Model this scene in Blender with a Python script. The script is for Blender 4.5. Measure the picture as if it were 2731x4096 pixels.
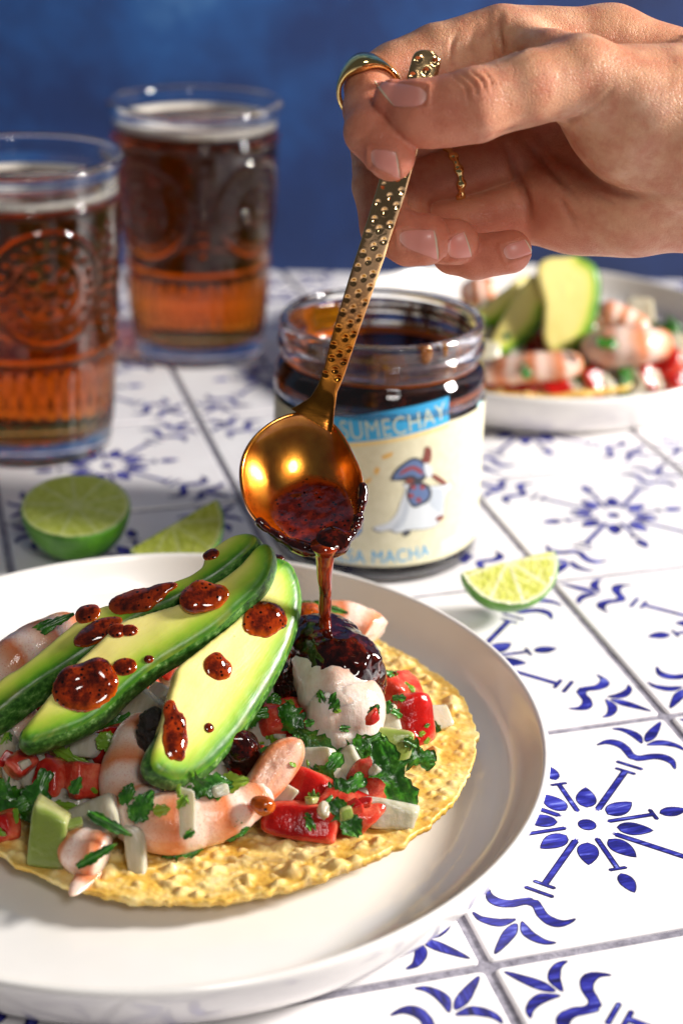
import bpy, bmesh, math, random
import numpy as np
from mathutils import Vector, Matrix

random.seed(7)
rng = np.random.default_rng(7)
for _o in list(bpy.data.objects):
    bpy.data.objects.remove(_o)
scene = bpy.context.scene
COL = scene.collection

# ------------------------------------------------------------------ camera
CAM_H, PITCH, ROLL = 0.30, 0.4307, -0.0237
IMG_W, IMG_H, FPX = 2731.0, 4096.0, 6238.2
cam_data = bpy.data.cameras.new('camera')
cam = bpy.data.objects.new('camera', cam_data)
COL.objects.link(cam)
scene.camera = cam
_c, _s = math.cos(PITCH), math.sin(PITCH)
_fw = Vector((0, _c, -_s)); _up0 = Vector((0, _s, _c)); _rt0 = Vector((1, 0, 0))
_cr, _sr = math.cos(ROLL), math.sin(ROLL)
_rt = _rt0 * _cr - _up0 * _sr
_up = _rt0 * _sr + _up0 * _cr
_m = Matrix.Identity(4)
for i in range(3):
    _m[i][0], _m[i][1], _m[i][2] = _rt[i], _up[i], -_fw[i]
_m[2][3] = CAM_H
cam.matrix_world = _m
cam_data.sensor_fit = 'VERTICAL'
cam_data.sensor_height = 36.0
cam_data.sensor_width = 24.0
cam_data.lens = FPX / IMG_H * 36.0
cam_data.clip_start = 0.02
cam_data.clip_end = 20.0
cam_data.dof.use_dof = True
cam_data.dof.focus_distance = 0.492
cam_data.dof.aperture_fstop = 7.6
scene.render.resolution_x, scene.render.resolution_y = 682, 1024

# ------------------------------------------------------------------ light
world = bpy.data.worlds.new('World')
scene.world = world
world.use_nodes = True
_bg = world.node_tree.nodes['Background']
_bg.inputs[0].default_value = (0.86, 0.90, 1.0, 1)
_bg.inputs[1].default_value = 0.07

def area_light(name, loc, target, size, power, color, size_y=None):
    d = bpy.data.lights.new(name, 'AREA')
    d.energy = power; d.color = color; d.size = size
    d.shape = 'DISK'
    if size_y:
        d.shape = 'RECTANGLE'; d.size_y = size_y
    o = bpy.data.objects.new(name, d)
    COL.objects.link(o)
    o.location = loc
    o.rotation_euler = (Vector(target) - Vector(loc)).to_track_quat('-Z', 'Y').to_euler()
    return o
area_light('key_lamp', (1.18, .56, .62), (-.03, .47, .04), 0.26, 40.0, (1.0, 0.955, 0.90))
area_light('softbox_lamp', (.27, -.34, .78), (0.0, 0.47, 0.10), 0.27, 3.7, (1.0, 0.955, 0.91))

scene.render.engine = 'CYCLES'
cy = scene.cycles
cy.use_denoising = True
cy.max_bounces = 14; cy.diffuse_bounces = 4; cy.glossy_bounces = 6
cy.transmission_bounces = 12; cy.transparent_max_bounces = 12; cy.volume_bounces = 0
cy.caustics_reflective = True; cy.caustics_refractive = True
cy.blur_glossy = 0.6
cy.sample_clamp_indirect = 4.0
scene.view_settings.view_transform = 'Standard'
scene.view_settings.look = 'None'
scene.view_settings.exposure = 0.0
scene.view_settings.gamma = 1.0

# ------------------------------------------------------------------ helpers
def at(u, v, z=None, y=None, d=None):
    """World point on the sight line of a photograph pixel (2731 x 4096) at height z, range y or depth d."""
    r = _fw + _rt * ((u - IMG_W / 2) / FPX) + _up * ((IMG_H / 2 - v) / FPX)
    if z is not None: t = (z - CAM_H) / r[2]
    elif y is not None: t = y / r[1]
    else: t = d
    return Vector((0, 0, CAM_H)) + r * t

def lin(h):
    h = h.lstrip('#')
    v = [int(h[i:i + 2], 16) / 255 for i in (0, 2, 4)]
    return tuple((x / 12.92 if x <= .04045 else ((x + .055) / 1.055) ** 2.4) for x in v)

class NT:
    """Small node-tree builder."""
    def __init__(s, name):
        s.m = bpy.data.materials.new(name); s.m.use_nodes = True
        s.t = s.m.node_tree
        s.b = s.t.nodes['Principled BSDF']; s.out = s.t.nodes['Material Output']
    def n(s, ty, props=None, **inp):
        nd = s.t.nodes.new(ty)
        for k, v in (props or {}).items(): setattr(nd, k, v)
        for k, v in inp.items():
            key = int(k[1:]) if k[0] == '_' and k[1:].isdigit() else k.replace('_', ' ')
            s.set(nd.inputs[key], v)
        return nd
    def set(s, sock, v):
        if isinstance(v, bpy.types.NodeSocket): s.t.links.new(v, sock)
        elif isinstance(v, (tuple, list)) and len(v) == 3 and sock.type == 'RGBA': sock.default_value = (*v, 1)
        else: sock.default_value = v
    def p(s, **inp):
        for k, v in inp.items(): s.set(s.b.inputs[k.replace('_', ' ')], v)
        return s
    def coord(s, kind='Object'): return s.n('ShaderNodeTexCoord').outputs[kind]
    def attr(s, name, out='Fac'): return s.n('ShaderNodeAttribute', {'attribute_name': name}).outputs[out]
    def noise(s, vec, scale, detail=3, rough=.55, out='Fac', dist=0.0):
        return s.n('ShaderNodeTexNoise', None, Vector=vec, Scale=scale, Detail=detail, Roughness=rough, Distortion=dist).outputs[out]
    def vor(s, vec, scale, feature='F1', out='Distance', rand=1.0):
        return s.n('ShaderNodeTexVoronoi', {'feature': feature}, Vector=vec, Scale=scale, Randomness=rand).outputs[out]
    def ramp(s, fac, stops, interp='LINEAR'):
        nd = s.n('ShaderNodeValToRGB', None, Fac=fac)
        cr = nd.color_ramp; cr.interpolation = interp
        while len(cr.elements) > 1: cr.elements.remove(cr.elements[-1])
        for i, (pos, col) in enumerate(stops):
            e = cr.elements[0] if i == 0 else cr.elements.new(pos)
            e.position = pos
            if not isinstance(col, (tuple, list)): col = (col,) * 3
            e.color = (*col, 1) if len(col) == 3 else col
        return nd.outputs[0]
    def mix(s, fac, a, b, mode='MIX'):
        nd = s.n('ShaderNodeMix', {'data_type': 'RGBA', 'blend_type': mode})
        s.set(nd.inputs[0], fac); s.set(nd.inputs[6], a); s.set(nd.inputs[7], b)
        return nd.outputs[2]
    def math(s, op, a, b=0.0, clamp=False):
        nd = s.n('ShaderNodeMath', {'operation': op, 'use_clamp': clamp})
        s.set(nd.inputs[0], a); s.set(nd.inputs[1], b)
        return nd.outputs[0]
    def mapr(s, v, a, b, c=0., d=1.):
        nd = s.n('ShaderNodeMapRange', {'clamp': True})
        for i, x in enumerate((v, a, b, c, d)): s.set(nd.inputs[i], x)
        return nd.outputs[0]
    def scl(s, vec, sc):
        nd = s.n('ShaderNodeMapping'); s.set(nd.inputs[0], vec); nd.inputs['Scale'].default_value = sc
        return nd.outputs[0]
    def bump(s, h, strength=.3, dist=.001, normal=None):
        nd = s.n('ShaderNodeBump', None, Height=h, Strength=strength, Distance=dist)
        if normal is not None: s.set(nd.inputs['Normal'], normal)
        s.set(s.b.inputs['Normal'], nd.outputs[0])
        return nd.outputs[0]

def mesh_obj(name, verts, faces, mat=None, parent=None, smooth=True, attrs=None):
    me = bpy.data.meshes.new(name)
    verts = np.asarray(verts, dtype=np.float64)
    if isinstance(faces, np.ndarray) and faces.ndim == 2:
        k = faces.shape[1]; nf = len(faces)
        me.vertices.add(len(verts)); me.vertices.foreach_set('co', verts.ravel())
        me.loops.add(nf * k); me.loops.foreach_set('vertex_index', faces.astype(np.int32).ravel())
        me.polygons.add(nf)
        me.polygons.foreach_set('loop_start', np.arange(0, nf * k, k, dtype=np.int32))
        me.polygons.foreach_set('loop_total', np.full(nf, k, dtype=np.int32))
        me.update(calc_edges=True); me.validate()
    else:
        me.from_pydata([tuple(v) for v in verts], [], [tuple(int(i) for i in f) for f in faces])
    if smooth: me.polygons.foreach_set('use_smooth', [True] * len(me.polygons))
    for k, a in (attrs or {}).items():
        at_ = me.attributes.new(k, 'FLOAT', 'POINT')
        at_.data.foreach_set('value', np.asarray(a, dtype=np.float32))
    if mat is not None: me.materials.append(mat.m if isinstance(mat, NT) else mat)
    o = bpy.data.objects.new(name, me)
    COL.objects.link(o)
    if parent is not None: o.parent = parent
    return o

def tag(o, label=None, cat=None, group=None, kind=None):
    if label: o['label'] = label
    if cat: o['category'] = cat
    if group: o['group'] = group
    if kind: o['kind'] = kind
    return o

def thing(name, label, cat, loc=(0, 0, 0), group=None):
    o = bpy.data.objects.new(name, None)
    o.empty_display_size = .01
    COL.objects.link(o)
    o.location = loc
    return tag(o, label, cat, group)

def lathe(profile, seg=96, close=True, rfun=None):
    """profile: list of (r, z); closed loop of the section when close. rfun(theta, r, z) -> r."""
    pr = np.asarray(profile, float); n = len(pr)
    th = np.linspace(0, 2 * np.pi, seg, endpoint=False)
    R = np.repeat(pr[:, 0][:, None], seg, 1); Z = np.repeat(pr[:, 1][:, None], seg, 1); T = np.repeat(th[None], n, 0)
    if rfun is not None: R = rfun(T, R, Z)
    v = np.stack([R * np.cos(T), R * np.sin(T), Z], -1).reshape(-1, 3)
    f = []
    rows = n if close else n - 1
    for i in range(rows):
        a = i * seg; b = ((i + 1) % n) * seg
        for j in range(seg):
            k = (j + 1) % seg
            f.append((a + j, a + k, b + k, b + j))
    return v, np.array(f)

def smoothline(pts, per=6):
    """Catmull-Rom through points."""
    P = np.asarray(pts, float)
    P = np.vstack([2 * P[0] - P[1], P, 2 * P[-1] - P[-2]])
    out = []
    for i in range(1, len(P) - 2):
        for t in np.linspace(0, 1, per, endpoint=False):
            p0, p1, p2, p3 = P[i - 1:i + 3]
            out.append(.5 * ((2 * p1) + (-p0 + p2) * t + (2 * p0 - 5 * p1 + 4 * p2 - p3) * t * t + (-p0 + 3 * p1 - 3 * p2 + p3) * t ** 3))
    out.append(P[-2])
    return np.array(out)

def closedline(pts, per=6):
    P = np.asarray(pts, float); n = len(P); out = []
    for i in range(n):
        p0, p1, p2, p3 = P[(i - 1) % n], P[i], P[(i + 1) % n], P[(i + 2) % n]
        for t in np.linspace(0, 1, per, endpoint=False):
            out.append(.5 * ((2 * p1) + (-p0 + p2) * t + (2 * p0 - 5 * p1 + 4 * p2 - p3) * t * t + (-p0 + 3 * p1 - 3 * p2 + p3) * t ** 3))
    return np.array(out)

def tube(path, radii, seg=16, caps=True, flat=1.0, upv=(0, 0, 1)):
    """Sweep a round (or flattened) section along a path. Returns v, f(list), t-parameter."""
    P = np.asarray(path, float); n = len(P)
    R = np.broadcast_to(np.asarray(radii, float), (n,))
    T = np.gradient(P, axis=0); T /= np.linalg.norm(T, axis=1, keepdims=True) + 1e-12
    up = np.asarray(upv, float)
    th = np.linspace(0, 2 * np.pi, seg, endpoint=False)
    V = []
    for i in range(n):
        up = up - T[i] * (up @ T[i]); up /= np.linalg.norm(up) + 1e-12
        sd = np.cross(T[i], up)
        V.append(P[i] + R[i] * (np.cos(th)[:, None] * sd + np.sin(th)[:, None] * up * flat))
    V = np.concatenate(V)
    f = []
    for i in range(n - 1):
        for j in range(seg):
            k = (j + 1) % seg
            f.append((i * seg + j, i * seg + k, (i + 1) * seg + k, (i + 1) * seg + j))
    if caps:
        f.append(tuple(reversed(range(seg)))); f.append(tuple(range((n - 1) * seg, n * seg)))
    return V, f

def hash3(i, j, k, seed=0):
    n = (i.astype(np.int64) * 374761393 + j.astype(np.int64) * 668265263 + k.astype(np.int64) * 2147483647 + seed * 974634777) & 0xffffffff
    n = ((n ^ (n >> 13)) * 1274126177) & 0xffffffff
    n = n ^ (n >> 16)
    return (n & 0xffffff).astype(np.float32) / 0xffffff

def vnoise(P, scale, seed=0, octaves=3):
    """Smooth value noise in [-1, 1]."""
    P = np.asarray(P, dtype=np.float32) * scale
    tot = np.zeros(P.shape[:-1], np.float32); amp = 1.0; norm = 0
    for o in range(octaves):
        Q = P * (2 ** o) + 17.3 * o
        I = np.floor(Q).astype(np.int64); Fr = Q - I
        w = Fr * Fr * (3 - 2 * Fr)
        acc = 0
        for dx in (0, 1):
            for dy in (0, 1):
                for dz in (0, 1):
                    h = hash3(I[..., 0] + dx, I[..., 1] + dy, I[..., 2] + dz, seed + o)
                    acc = acc + h * np.where(dx, w[..., 0], 1 - w[..., 0]) * np.where(dy, w[..., 1], 1 - w[..., 1]) * np.where(dz, w[..., 2], 1 - w[..., 2])
        tot += amp * (acc * 2 - 1); norm += amp; amp *= .5
    return tot / norm

# ---- signed-distance modelling: one continuous surface from a distance function (naive surface nets)
def smin(a, b, k):
    h = np.clip(.5 + .5 * (b - a) / k, 0, 1)
    return b + (a - b) * h - k * h * (1 - h)
def smax(a, b, k): return -smin(-a, -b, k)
def sd_cap(P, a, b, ra, rb):
    a = np.asarray(a, np.float32); b = np.asarray(b, np.float32)
    ab = b - a
    t = np.clip(((P - a) @ ab) / (ab @ ab + 1e-12), 0, 1)
    return np.linalg.norm(P - a - t[..., None] * ab, axis=-1) - (ra + (rb - ra) * t)
def sd_ell(P, c, r, M=None):
    q = P - np.asarray(c, np.float32)
    if M is not None: q = q @ np.asarray(M, np.float32)
    r = np.asarray(r, np.float32)
    k0 = np.linalg.norm(q / r, axis=-1); k1 = np.linalg.norm(q / (r * r), axis=-1)
    return k0 * (k0 - 1) / (k1 + 1e-9)
def sd_poly(p, V):
    """2D signed distance to a closed polygon, p (...,2)."""
    V = np.asarray(V, np.float32)
    d = np.full(p.shape[:-1], 1e9, np.float32); sgn = np.ones(p.shape[:-1], np.float32)
    n = len(V)
    for i in range(n):
        a, b = V[i], V[i - 1]
        e = b - a; w = p - a
        t = np.clip((w @ e) / (e @ e + 1e-12), 0, 1)
        q = w - t[..., None] * e
        d = np.minimum(d, (q * q).sum(-1))
        c1 = p[..., 1] >= a[1]; c2 = p[..., 1] < b[1]; c3 = e[0] * w[..., 1] > e[1] * w[..., 0]
        allc = (c1 & c2 & c3) | (~c1 & ~c2 & ~c3)
        sgn = np.where(allc, -sgn, sgn)
    return sgn * np.sqrt(d)
def sd_line(p, V):
    V = np.asarray(V, np.float32); d = np.full(p.shape[:-1], 1e9, np.float32)
    for i in range(len(V) - 1):
        a, b = V[i], V[i + 1]; e = b - a; w = p - a
        t = np.clip((w @ e) / (e @ e + 1e-12), 0, 1)
        q = w - t[..., None] * e
        d = np.minimum(d, (q * q).sum(-1))
    return np.sqrt(d)

def nets(fn, lo, hi, h, lip=1.5, bs=8):
    lo = np.asarray(lo, np.float32); hi = np.asarray(hi, np.float32)
    n = np.maximum(np.ceil((hi - lo) / h).astype(int) + 1, 3)
    # coarse pass: only blocks that can hold the surface are evaluated
    nb = (n + bs - 1) // bs
    gx = [lo[i] + h * (np.arange(nb[i], dtype=np.float32) * bs + (bs - 1) / 2) for i in range(3)]
    Cn = np.stack(np.meshgrid(*gx, indexing='ij'), -1)
    dc = np.asarray(fn(Cn.reshape(-1, 3))).reshape(nb)
    live = np.abs(dc) < h * bs * .5 * 1.733 * lip + 2 * h
    D = np.repeat(np.repeat(np.repeat(np.where(dc < 0, -1., 1.).astype(np.float32), bs, 0), bs, 1), bs, 2)
    ids0 = np.argwhere(live)
    off = np.stack(np.meshgrid(*(np.arange(bs),) * 3, indexing='ij'), -1).reshape(-1, 3)
    for q in range(0, len(ids0), 300):
        I = (ids0[q:q + 300, None] * bs + off[None]).reshape(-1, 3)
        D[I[:, 0], I[:, 1], I[:, 2]] = fn(lo + h * I.astype(np.float32))
    D = np.ascontiguousarray(D[:n[0], :n[1], :n[2]])
    D[np.abs(D) < 1e-9] = 1e-9
    S = D < 0
    c = [S[i:n[0] - 1 + i, j:n[1] - 1 + j, k:n[2] - 1 + k] for i in (0, 1) for j in (0, 1) for k in (0, 1)]
    cnt = sum(x.astype(np.int8) for x in c)
    act = (cnt > 0) & (cnt < 8)
    idx = np.full(act.shape, -1, np.int64); ids = np.argwhere(act); idx[act] = np.arange(len(ids))
    acc = np.zeros((len(ids), 3), np.float64); num = np.zeros(len(ids))
    offs = [(i, j, k) for i in (0, 1) for j in (0, 1) for k in (0, 1)]
    for a in range(8):
        for b in range(a + 1, 8):
            oa, ob = np.array(offs[a]), np.array(offs[b])
            if np.abs(oa - ob).sum() != 1: continue
            pa = ids + oa; pb = ids + ob
            da = D[pa[:, 0], pa[:, 1], pa[:, 2]]; db = D[pb[:, 0], pb[:, 1], pb[:, 2]]
            cr = (da < 0) != (db < 0)
            t = np.where(cr, da / np.where(cr, da - db, 1), 0)
            acc += np.where(cr[:, None], oa + t[:, None] * (ob - oa), 0); num += cr
    V = lo + h * (ids + acc / num[:, None])
    F = []
    for d in range(3):
        e1, e2 = (d + 1) % 3, (d + 2) % 3
        sl0 = [slice(None)] * 3; sl1 = [slice(None)] * 3
        sl0[d] = slice(0, n[d] - 1); sl1[d] = slice(1, n[d])
        A = S[tuple(sl0)]; B = S[tuple(sl1)]
        E = np.argwhere(A != B)
        E = E[(E[:, e1] > 0) & (E[:, e2] > 0) & (E[:, e1] < n[e1] - 1) & (E[:, e2] < n[e2] - 1)]
        if not len(E): continue
        inside = A[E[:, 0], E[:, 1], E[:, 2]]
        q = []
        for o1, o2 in ((1, 1), (0, 1), (0, 0), (1, 0)):
            cc = E.copy(); cc[:, e1] -= o1; cc[:, e2] -= o2
            q.append(idx[cc[:, 0], cc[:, 1], cc[:, 2]])
        q = np.stack(q, 1)
        q[~inside] = q[~inside][:, ::-1]
        F.append(q)
    return V, np.concatenate(F)

def frame(n, x=None):
    n = Vector(n).normalized()
    x = Vector(x) if x is not None else (Vector((1, 0, 0)) if abs(n.x) < .9 else Vector((0, 1, 0)))
    x = (x - n * x.dot(n)).normalized()
    return x, n.cross(x), n

def grow(pts, d):
    """Offset a closed 2D polygon outward by d."""
    P = np.asarray(pts, float); n = len(P)
    area = .5 * np.sum(P[:, 0] * np.roll(P[:, 1], -1) - np.roll(P[:, 0], -1) * P[:, 1])
    t = np.roll(P, -1, 0) - np.roll(P, 1, 0); t /= np.linalg.norm(t, axis=1, keepdims=True) + 1e-12
    nn = np.stack([t[:, 1], -t[:, 0]], 1) * (1 if area > 0 else -1)
    return P + nn * d
# ------------------------------------------------------------------ the setting: backdrop and tiled table
m = NT('painted_backdrop')
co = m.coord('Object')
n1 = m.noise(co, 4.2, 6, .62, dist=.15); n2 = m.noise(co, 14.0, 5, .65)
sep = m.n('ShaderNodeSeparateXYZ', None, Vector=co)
fac = m.math('ADD', m.math('MULTIPLY', m.math('SUBTRACT', n1, .5), 1.7), m.math('ADD', m.math('MULTIPLY', sep.outputs[0], -.75), m.math('MULTIPLY', m.math('SUBTRACT', sep.outputs[2], .20), .55)))  # mottled paint, with light falloff painted in: paler upper left, darker right
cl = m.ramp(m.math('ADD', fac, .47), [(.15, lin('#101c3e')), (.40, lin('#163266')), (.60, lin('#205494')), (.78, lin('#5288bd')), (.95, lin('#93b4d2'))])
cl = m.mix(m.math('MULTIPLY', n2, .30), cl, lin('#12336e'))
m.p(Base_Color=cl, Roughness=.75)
m.bump(m.noise(co, 60, 3), .15, .002)
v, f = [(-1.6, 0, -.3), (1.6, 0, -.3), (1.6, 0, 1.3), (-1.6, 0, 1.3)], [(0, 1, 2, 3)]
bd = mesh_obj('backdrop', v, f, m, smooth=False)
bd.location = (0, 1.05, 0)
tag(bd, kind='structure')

TILE_S, TILE_TH, TILE_O = .3645 * CAM_H, .2818, Vector((.1472 * CAM_H, 1.1603 * CAM_H, 0))
TE1 = Vector((math.cos(TILE_TH), math.sin(TILE_TH), 0)); TE2 = Vector((-math.sin(TILE_TH), math.cos(TILE_TH), 0))
m_grout = NT('grey_grout'); co = m_grout.coord()
m_grout.p(Base_Color=m_grout.ramp(m_grout.noise(co, 260, 4, .7), [(.3, lin('#5d5a68')), (.7, lin('#a3a0ac'))]), Roughness=.9)
m_grout.bump(m_grout.noise(co, 900, 2), .5, .0006)
m_tile = NT('white_glazed_tile'); co = m_tile.coord()
m_tile.p(Base_Color=m_tile.ramp(m_tile.noise(co, 30, 4), [(.3, lin('#e4e0e2')), (.7, lin('#efedee'))]), Roughness=.42)
m_tile.bump(m_tile.noise(co, 1400, 2), .12, .0003)
m_blue = NT('cobalt_glaze'); co = m_blue.coord()
st = m_blue.noise(m_blue.scl(co, (420, 60, 60)), 1.0, 4, .65, dist=.8)
m_blue.p(Base_Color=m_blue.ramp(st, [(.32, lin('#0e0c3e')), (.47, lin('#1b1b7c')), (.58, lin('#3336a4')), (.70, lin('#7680d0'))]), Roughness=.45)
m_line = NT('dark_indigo_glaze')
m_line.p(Base_Color=lin('#1a1549'), Roughness=.5)

table = thing('table', 'white ceramic tiled table top with cobalt blue flower tiles and grey grout', 'table', (0, 0, 0))
tag(table, kind='structure')
TABLE_BACK = 1.40
# table bed (grout), trimmed straight at the back edge
v = [(-1.1, -.2, -.0012), (1.1, -.2, -.0012), (1.1, TABLE_BACK, -.0012), (-1.1, TABLE_BACK, -.0012),
     (-1.1, -.2, -.03), (1.1, -.2, -.03), (1.1, TABLE_BACK, -.03), (-1.1, TABLE_BACK, -.03)]
f = [(0, 1, 2, 3), (7, 6, 5, 4), (0, 4, 5, 1), (1, 5, 6, 2), (2, 6, 7, 3), (3, 7, 4, 0)]
mesh_obj('grout_bed', v, f, m_grout, table, smooth=False)

def tile_mesh(seed):
    r = random.Random(seed)
    hw = .5 - .0155
    pts = []
    for sx, sy, a0 in ((1, 1, 0), (-1, 1, 90), (-1, -1, 180), (1, -1, 270)):
        for k in range(4):
            a = math.radians(a0 + k * 30)
            pts.append((sx * (hw - .012) + .012 * math.cos(a), sy * (hw - .012) + .012 * math.sin(a)))
    P = np.array(pts)
    rings = [(1.0, -.028), (1.0, -.006), (.992, -.0012), (.985, 0.0)]
    V = []; n = len(P)
    for s_, z in rings:
        V += [(x * s_ * TILE_S, y * s_ * TILE_S, z * TILE_S) for x, y in P]
    F = []
    for i in range(3):
        for j in range(n):
            k = (j + 1) % n
            F.append((i * n + j, i * n + k, (i + 1) * n + k, (i + 1) * n + j))
    F.append(tuple(range(3 * n, 4 * n)))
    return V, F
tv, tf = tile_mesh(1)
tile0 = mesh_obj('tile', tv, tf, m_tile, table, smooth=False)

# painted motif: strokes as thin glaze sheets
def stroke(p, q, w):
    p = np.array(p, float); q = np.array(q, float); t = (q - p) / np.linalg.norm(q - p); nn = np.array([-t[1], t[0]]) * w / 2
    return [p - nn, q - nn, q + t * w * .3, q + nn, p + nn, p - t * w * .3]
def rot(pts, a):
    ca, sa = math.cos(a), math.sin(a); P = np.asarray(pts, float)
    return P @ np.array([[ca, sa], [-sa, ca]])
shapes_fill, shapes_line = [], []
def leaf(r0, r1, hw, a, fat=.55):
    t = np.linspace(0, 1, 12)
    w = hw * np.sin(np.pi * t ** fat) ** .8
    x = r0 + (r1 - r0) * t
    P = np.concatenate([np.stack([x, w], 1), np.stack([x[::-1][1:-1], -w[::-1][1:-1]], 1)])
    return rot(P, a)
dot = [(.026 * math.cos(a), .026 * math.sin(a)) for a in np.linspace(0, 2 * math.pi, 20, endpoint=False)]
shapes_fill.append(dot)
arm = [(.203, .386), (.235, .404), (.265, .405), (.288, .386), (.299, .350), (.297, .315), (.303, .300), (.292, .284), (.274, .290), (.271, .320), (.270, .348), (.258, .370), (.235, .386)]
cres = [(.292, .463), (.323, .462), (.354, .436), (.366, .402), (.350, .362), (.343, .376), (.335, .409), (.316, .445)]
lf = [(.366, .366), (.380, .402), (.418, .436), (.466, .466), (.436, .418), (.402, .380)]
for q in range(4):
    a = q * math.pi / 2
    for s_ in (1, -1):
        shapes_fill.append(leaf(.088, .192, .030, a + s_ * math.pi / 8, .75))
    shapes_line.append(rot(stroke((.072, 0), (.212, 0), .014), a))
    shapes_line.append(rot(stroke((.214, -.024), (.214, .024), .010), a))
    shapes_fill.append(leaf(.236, .322, .022, a, .8))
    d = a + math.pi / 4
    shapes_line.append(rot(stroke((.092, 0), (.318, 0), .018), d))
    shapes_line.append(rot(stroke((.325, -.030), (.325, .030), .011), d))
    shapes_line.append(rot(stroke((.362, -.040), (.362, .040), .012), d))
    for mir in (0, 1):
        for shp in (arm, cres):
            P = np.array(shp)[:, ::-1] if mir else np.array(shp)
            shapes_fill.append(rot(closedline(P, 4), a))
    shapes_fill.append(rot(closedline(lf, 4), a))

def motif_mesh(name, polys, z, mat, d=0.0, seed=0):
    bm = bmesh.new(); r = random.Random(seed)
    for zi, P in enumerate(polys):
        P = np.asarray(P, float)
        ar = np.sum(P[:, 0] * np.roll(P[:, 1], -1) - np.roll(P[:, 0], -1) * P[:, 1])
        if ar < 0: P = P[::-1]
        if d: P = grow(P, d)
        vs = [bm.verts.new((x * TILE_S + r.uniform(-1, 1) * 5e-5, y * TILE_S + r.uniform(-1, 1) * 5e-5, z + zi * 6e-7)) for x, y in P]
        try: bm.faces.new(vs).normal_update()
        except ValueError: pass
    bmesh.ops.triangulate(bm, faces=bm.faces[:])
    me = bpy.data.meshes.new(name); bm.to_mesh(me); bm.free()
    me.materials.append(mat.m)
    o = bpy.data.objects.new(name, me); COL.objects.link(o)
    return o
mot0 = motif_mesh('painted_flower', shapes_fill + shapes_line, .00005, m_line, .0020, 3)
mot1 = motif_mesh('painted_glaze', shapes_fill + [grow(closedline(s, 2), -.0015) for s in shapes_line], .0001, m_blue, -.0012, 4)
mot0.parent = tile0; mot1.parent = tile0
first = True
for i in range(-9, 9):
    for j in range(-5, 12):
        ctr = TILE_O + TE1 * ((i + .5) * TILE_S) + TE2 * ((j + .5) * TILE_S)
        if ctr.y > TABLE_BACK - .02 or ctr.y < .22: continue
        if ctr.y > 1.14 or abs(ctr.x) > ctr.y * .24 + .27: continue
        if first: t, ms, first = tile0, (mot0, mot1), False
        else:
            t = tile0.copy(); COL.objects.link(t); t.parent = table
            ms = []
            for mo in (mot0, mot1):
                c_ = mo.copy(); COL.objects.link(c_); c_.parent = t; ms.append(c_)
        t.location = ctr; t.rotation_euler = (random.uniform(-1, 1) * .0008, random.uniform(-1, 1) * .0008, TILE_TH + random.choice((0, 1, 2, 3)) * math.pi / 2)

# ------------------------------------------------------------------ plates
m_plate = NT('white_stoneware'); co = m_plate.coord()
m_plate.p(Base_Color=m_plate.ramp(m_plate.noise(co, 25, 3), [(.3, lin('#e9e5e0')), (.7, lin('#f0ede9'))]), Roughness=.16)
m_plate.b.inputs['Coat Weight'].default_value = .3
PLATE_R, PLATE_Hh, PLATE_FLOOR = .1257, .025, .0075
prof = [(0.0005, .002), (.098, .002), (.101, 0), (.106, 0), (.111, .0012), (.1165, .006), (.1215, .013), (.1248, .020), (.1258, .0236), (.1254, .0249), (.1245, .0254), (.1234, .0249),
        (.1224, .0232), (.1200, .0185), (.1165, .0130), (.112, .0096), (.106, .0080), (.097, .0075), (.05, .0074), (.0005, .0074)]
pv, pf = lathe(smoothline(prof, 4), 128, close=False)
plate = mesh_obj('plate', pv, pf, m_plate)
plate.location = (-.057, .4306, 0)
tag(plate, 'white stoneware plate with upright rim in the foreground under the big tostada', 'plate', 'white dinner plates')
plate_b = plate.copy(); COL.objects.link(plate_b)
plate_b.location = (.108, .866, 0)
tag(plate_b, 'blurred white stoneware plate in the background behind the jar', 'plate', 'white dinner plates')
# ------------------------------------------------------------------ glass materials
def glass_mat(name, col=(1, 1, 1), rough=0.0, ior=1.5):
    g = NT(name); g.p(Base_Color=col, Roughness=rough, IOR=ior)
    g.b.inputs['Transmission Weight'].default_value = 1.0
    return g
m_glass = glass_mat('clear_pressed_glass', (.97, .98, 1.0))
def liquid_mat(name, col, density, ior=1.34):
    g = glass_mat(name, (1, 1, 1), 0.0, ior)
    a = g.n('ShaderNodeVolumeAbsorption', None, Color=col, Density=density)
    g.t.links.new(a.outputs[0], g.out.inputs['Volume'])
    return g
m_beer = liquid_mat('dark_amber_drink', (.945, .68, .045), 92.0, .893)
m_froth = NT('pale_froth'); m_froth.p(Base_Color=lin('#d9d2c6'), Roughness=.5)
m_froth.b.inputs['Subsurface Weight'].default_value = .3
m_froth.b.inputs['Subsurface Radius'].default_value = (.002, .002, .002)
co = m_froth.coord(); m_froth.bump(m_froth.vor(co, 900), .6, .0006)

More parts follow.
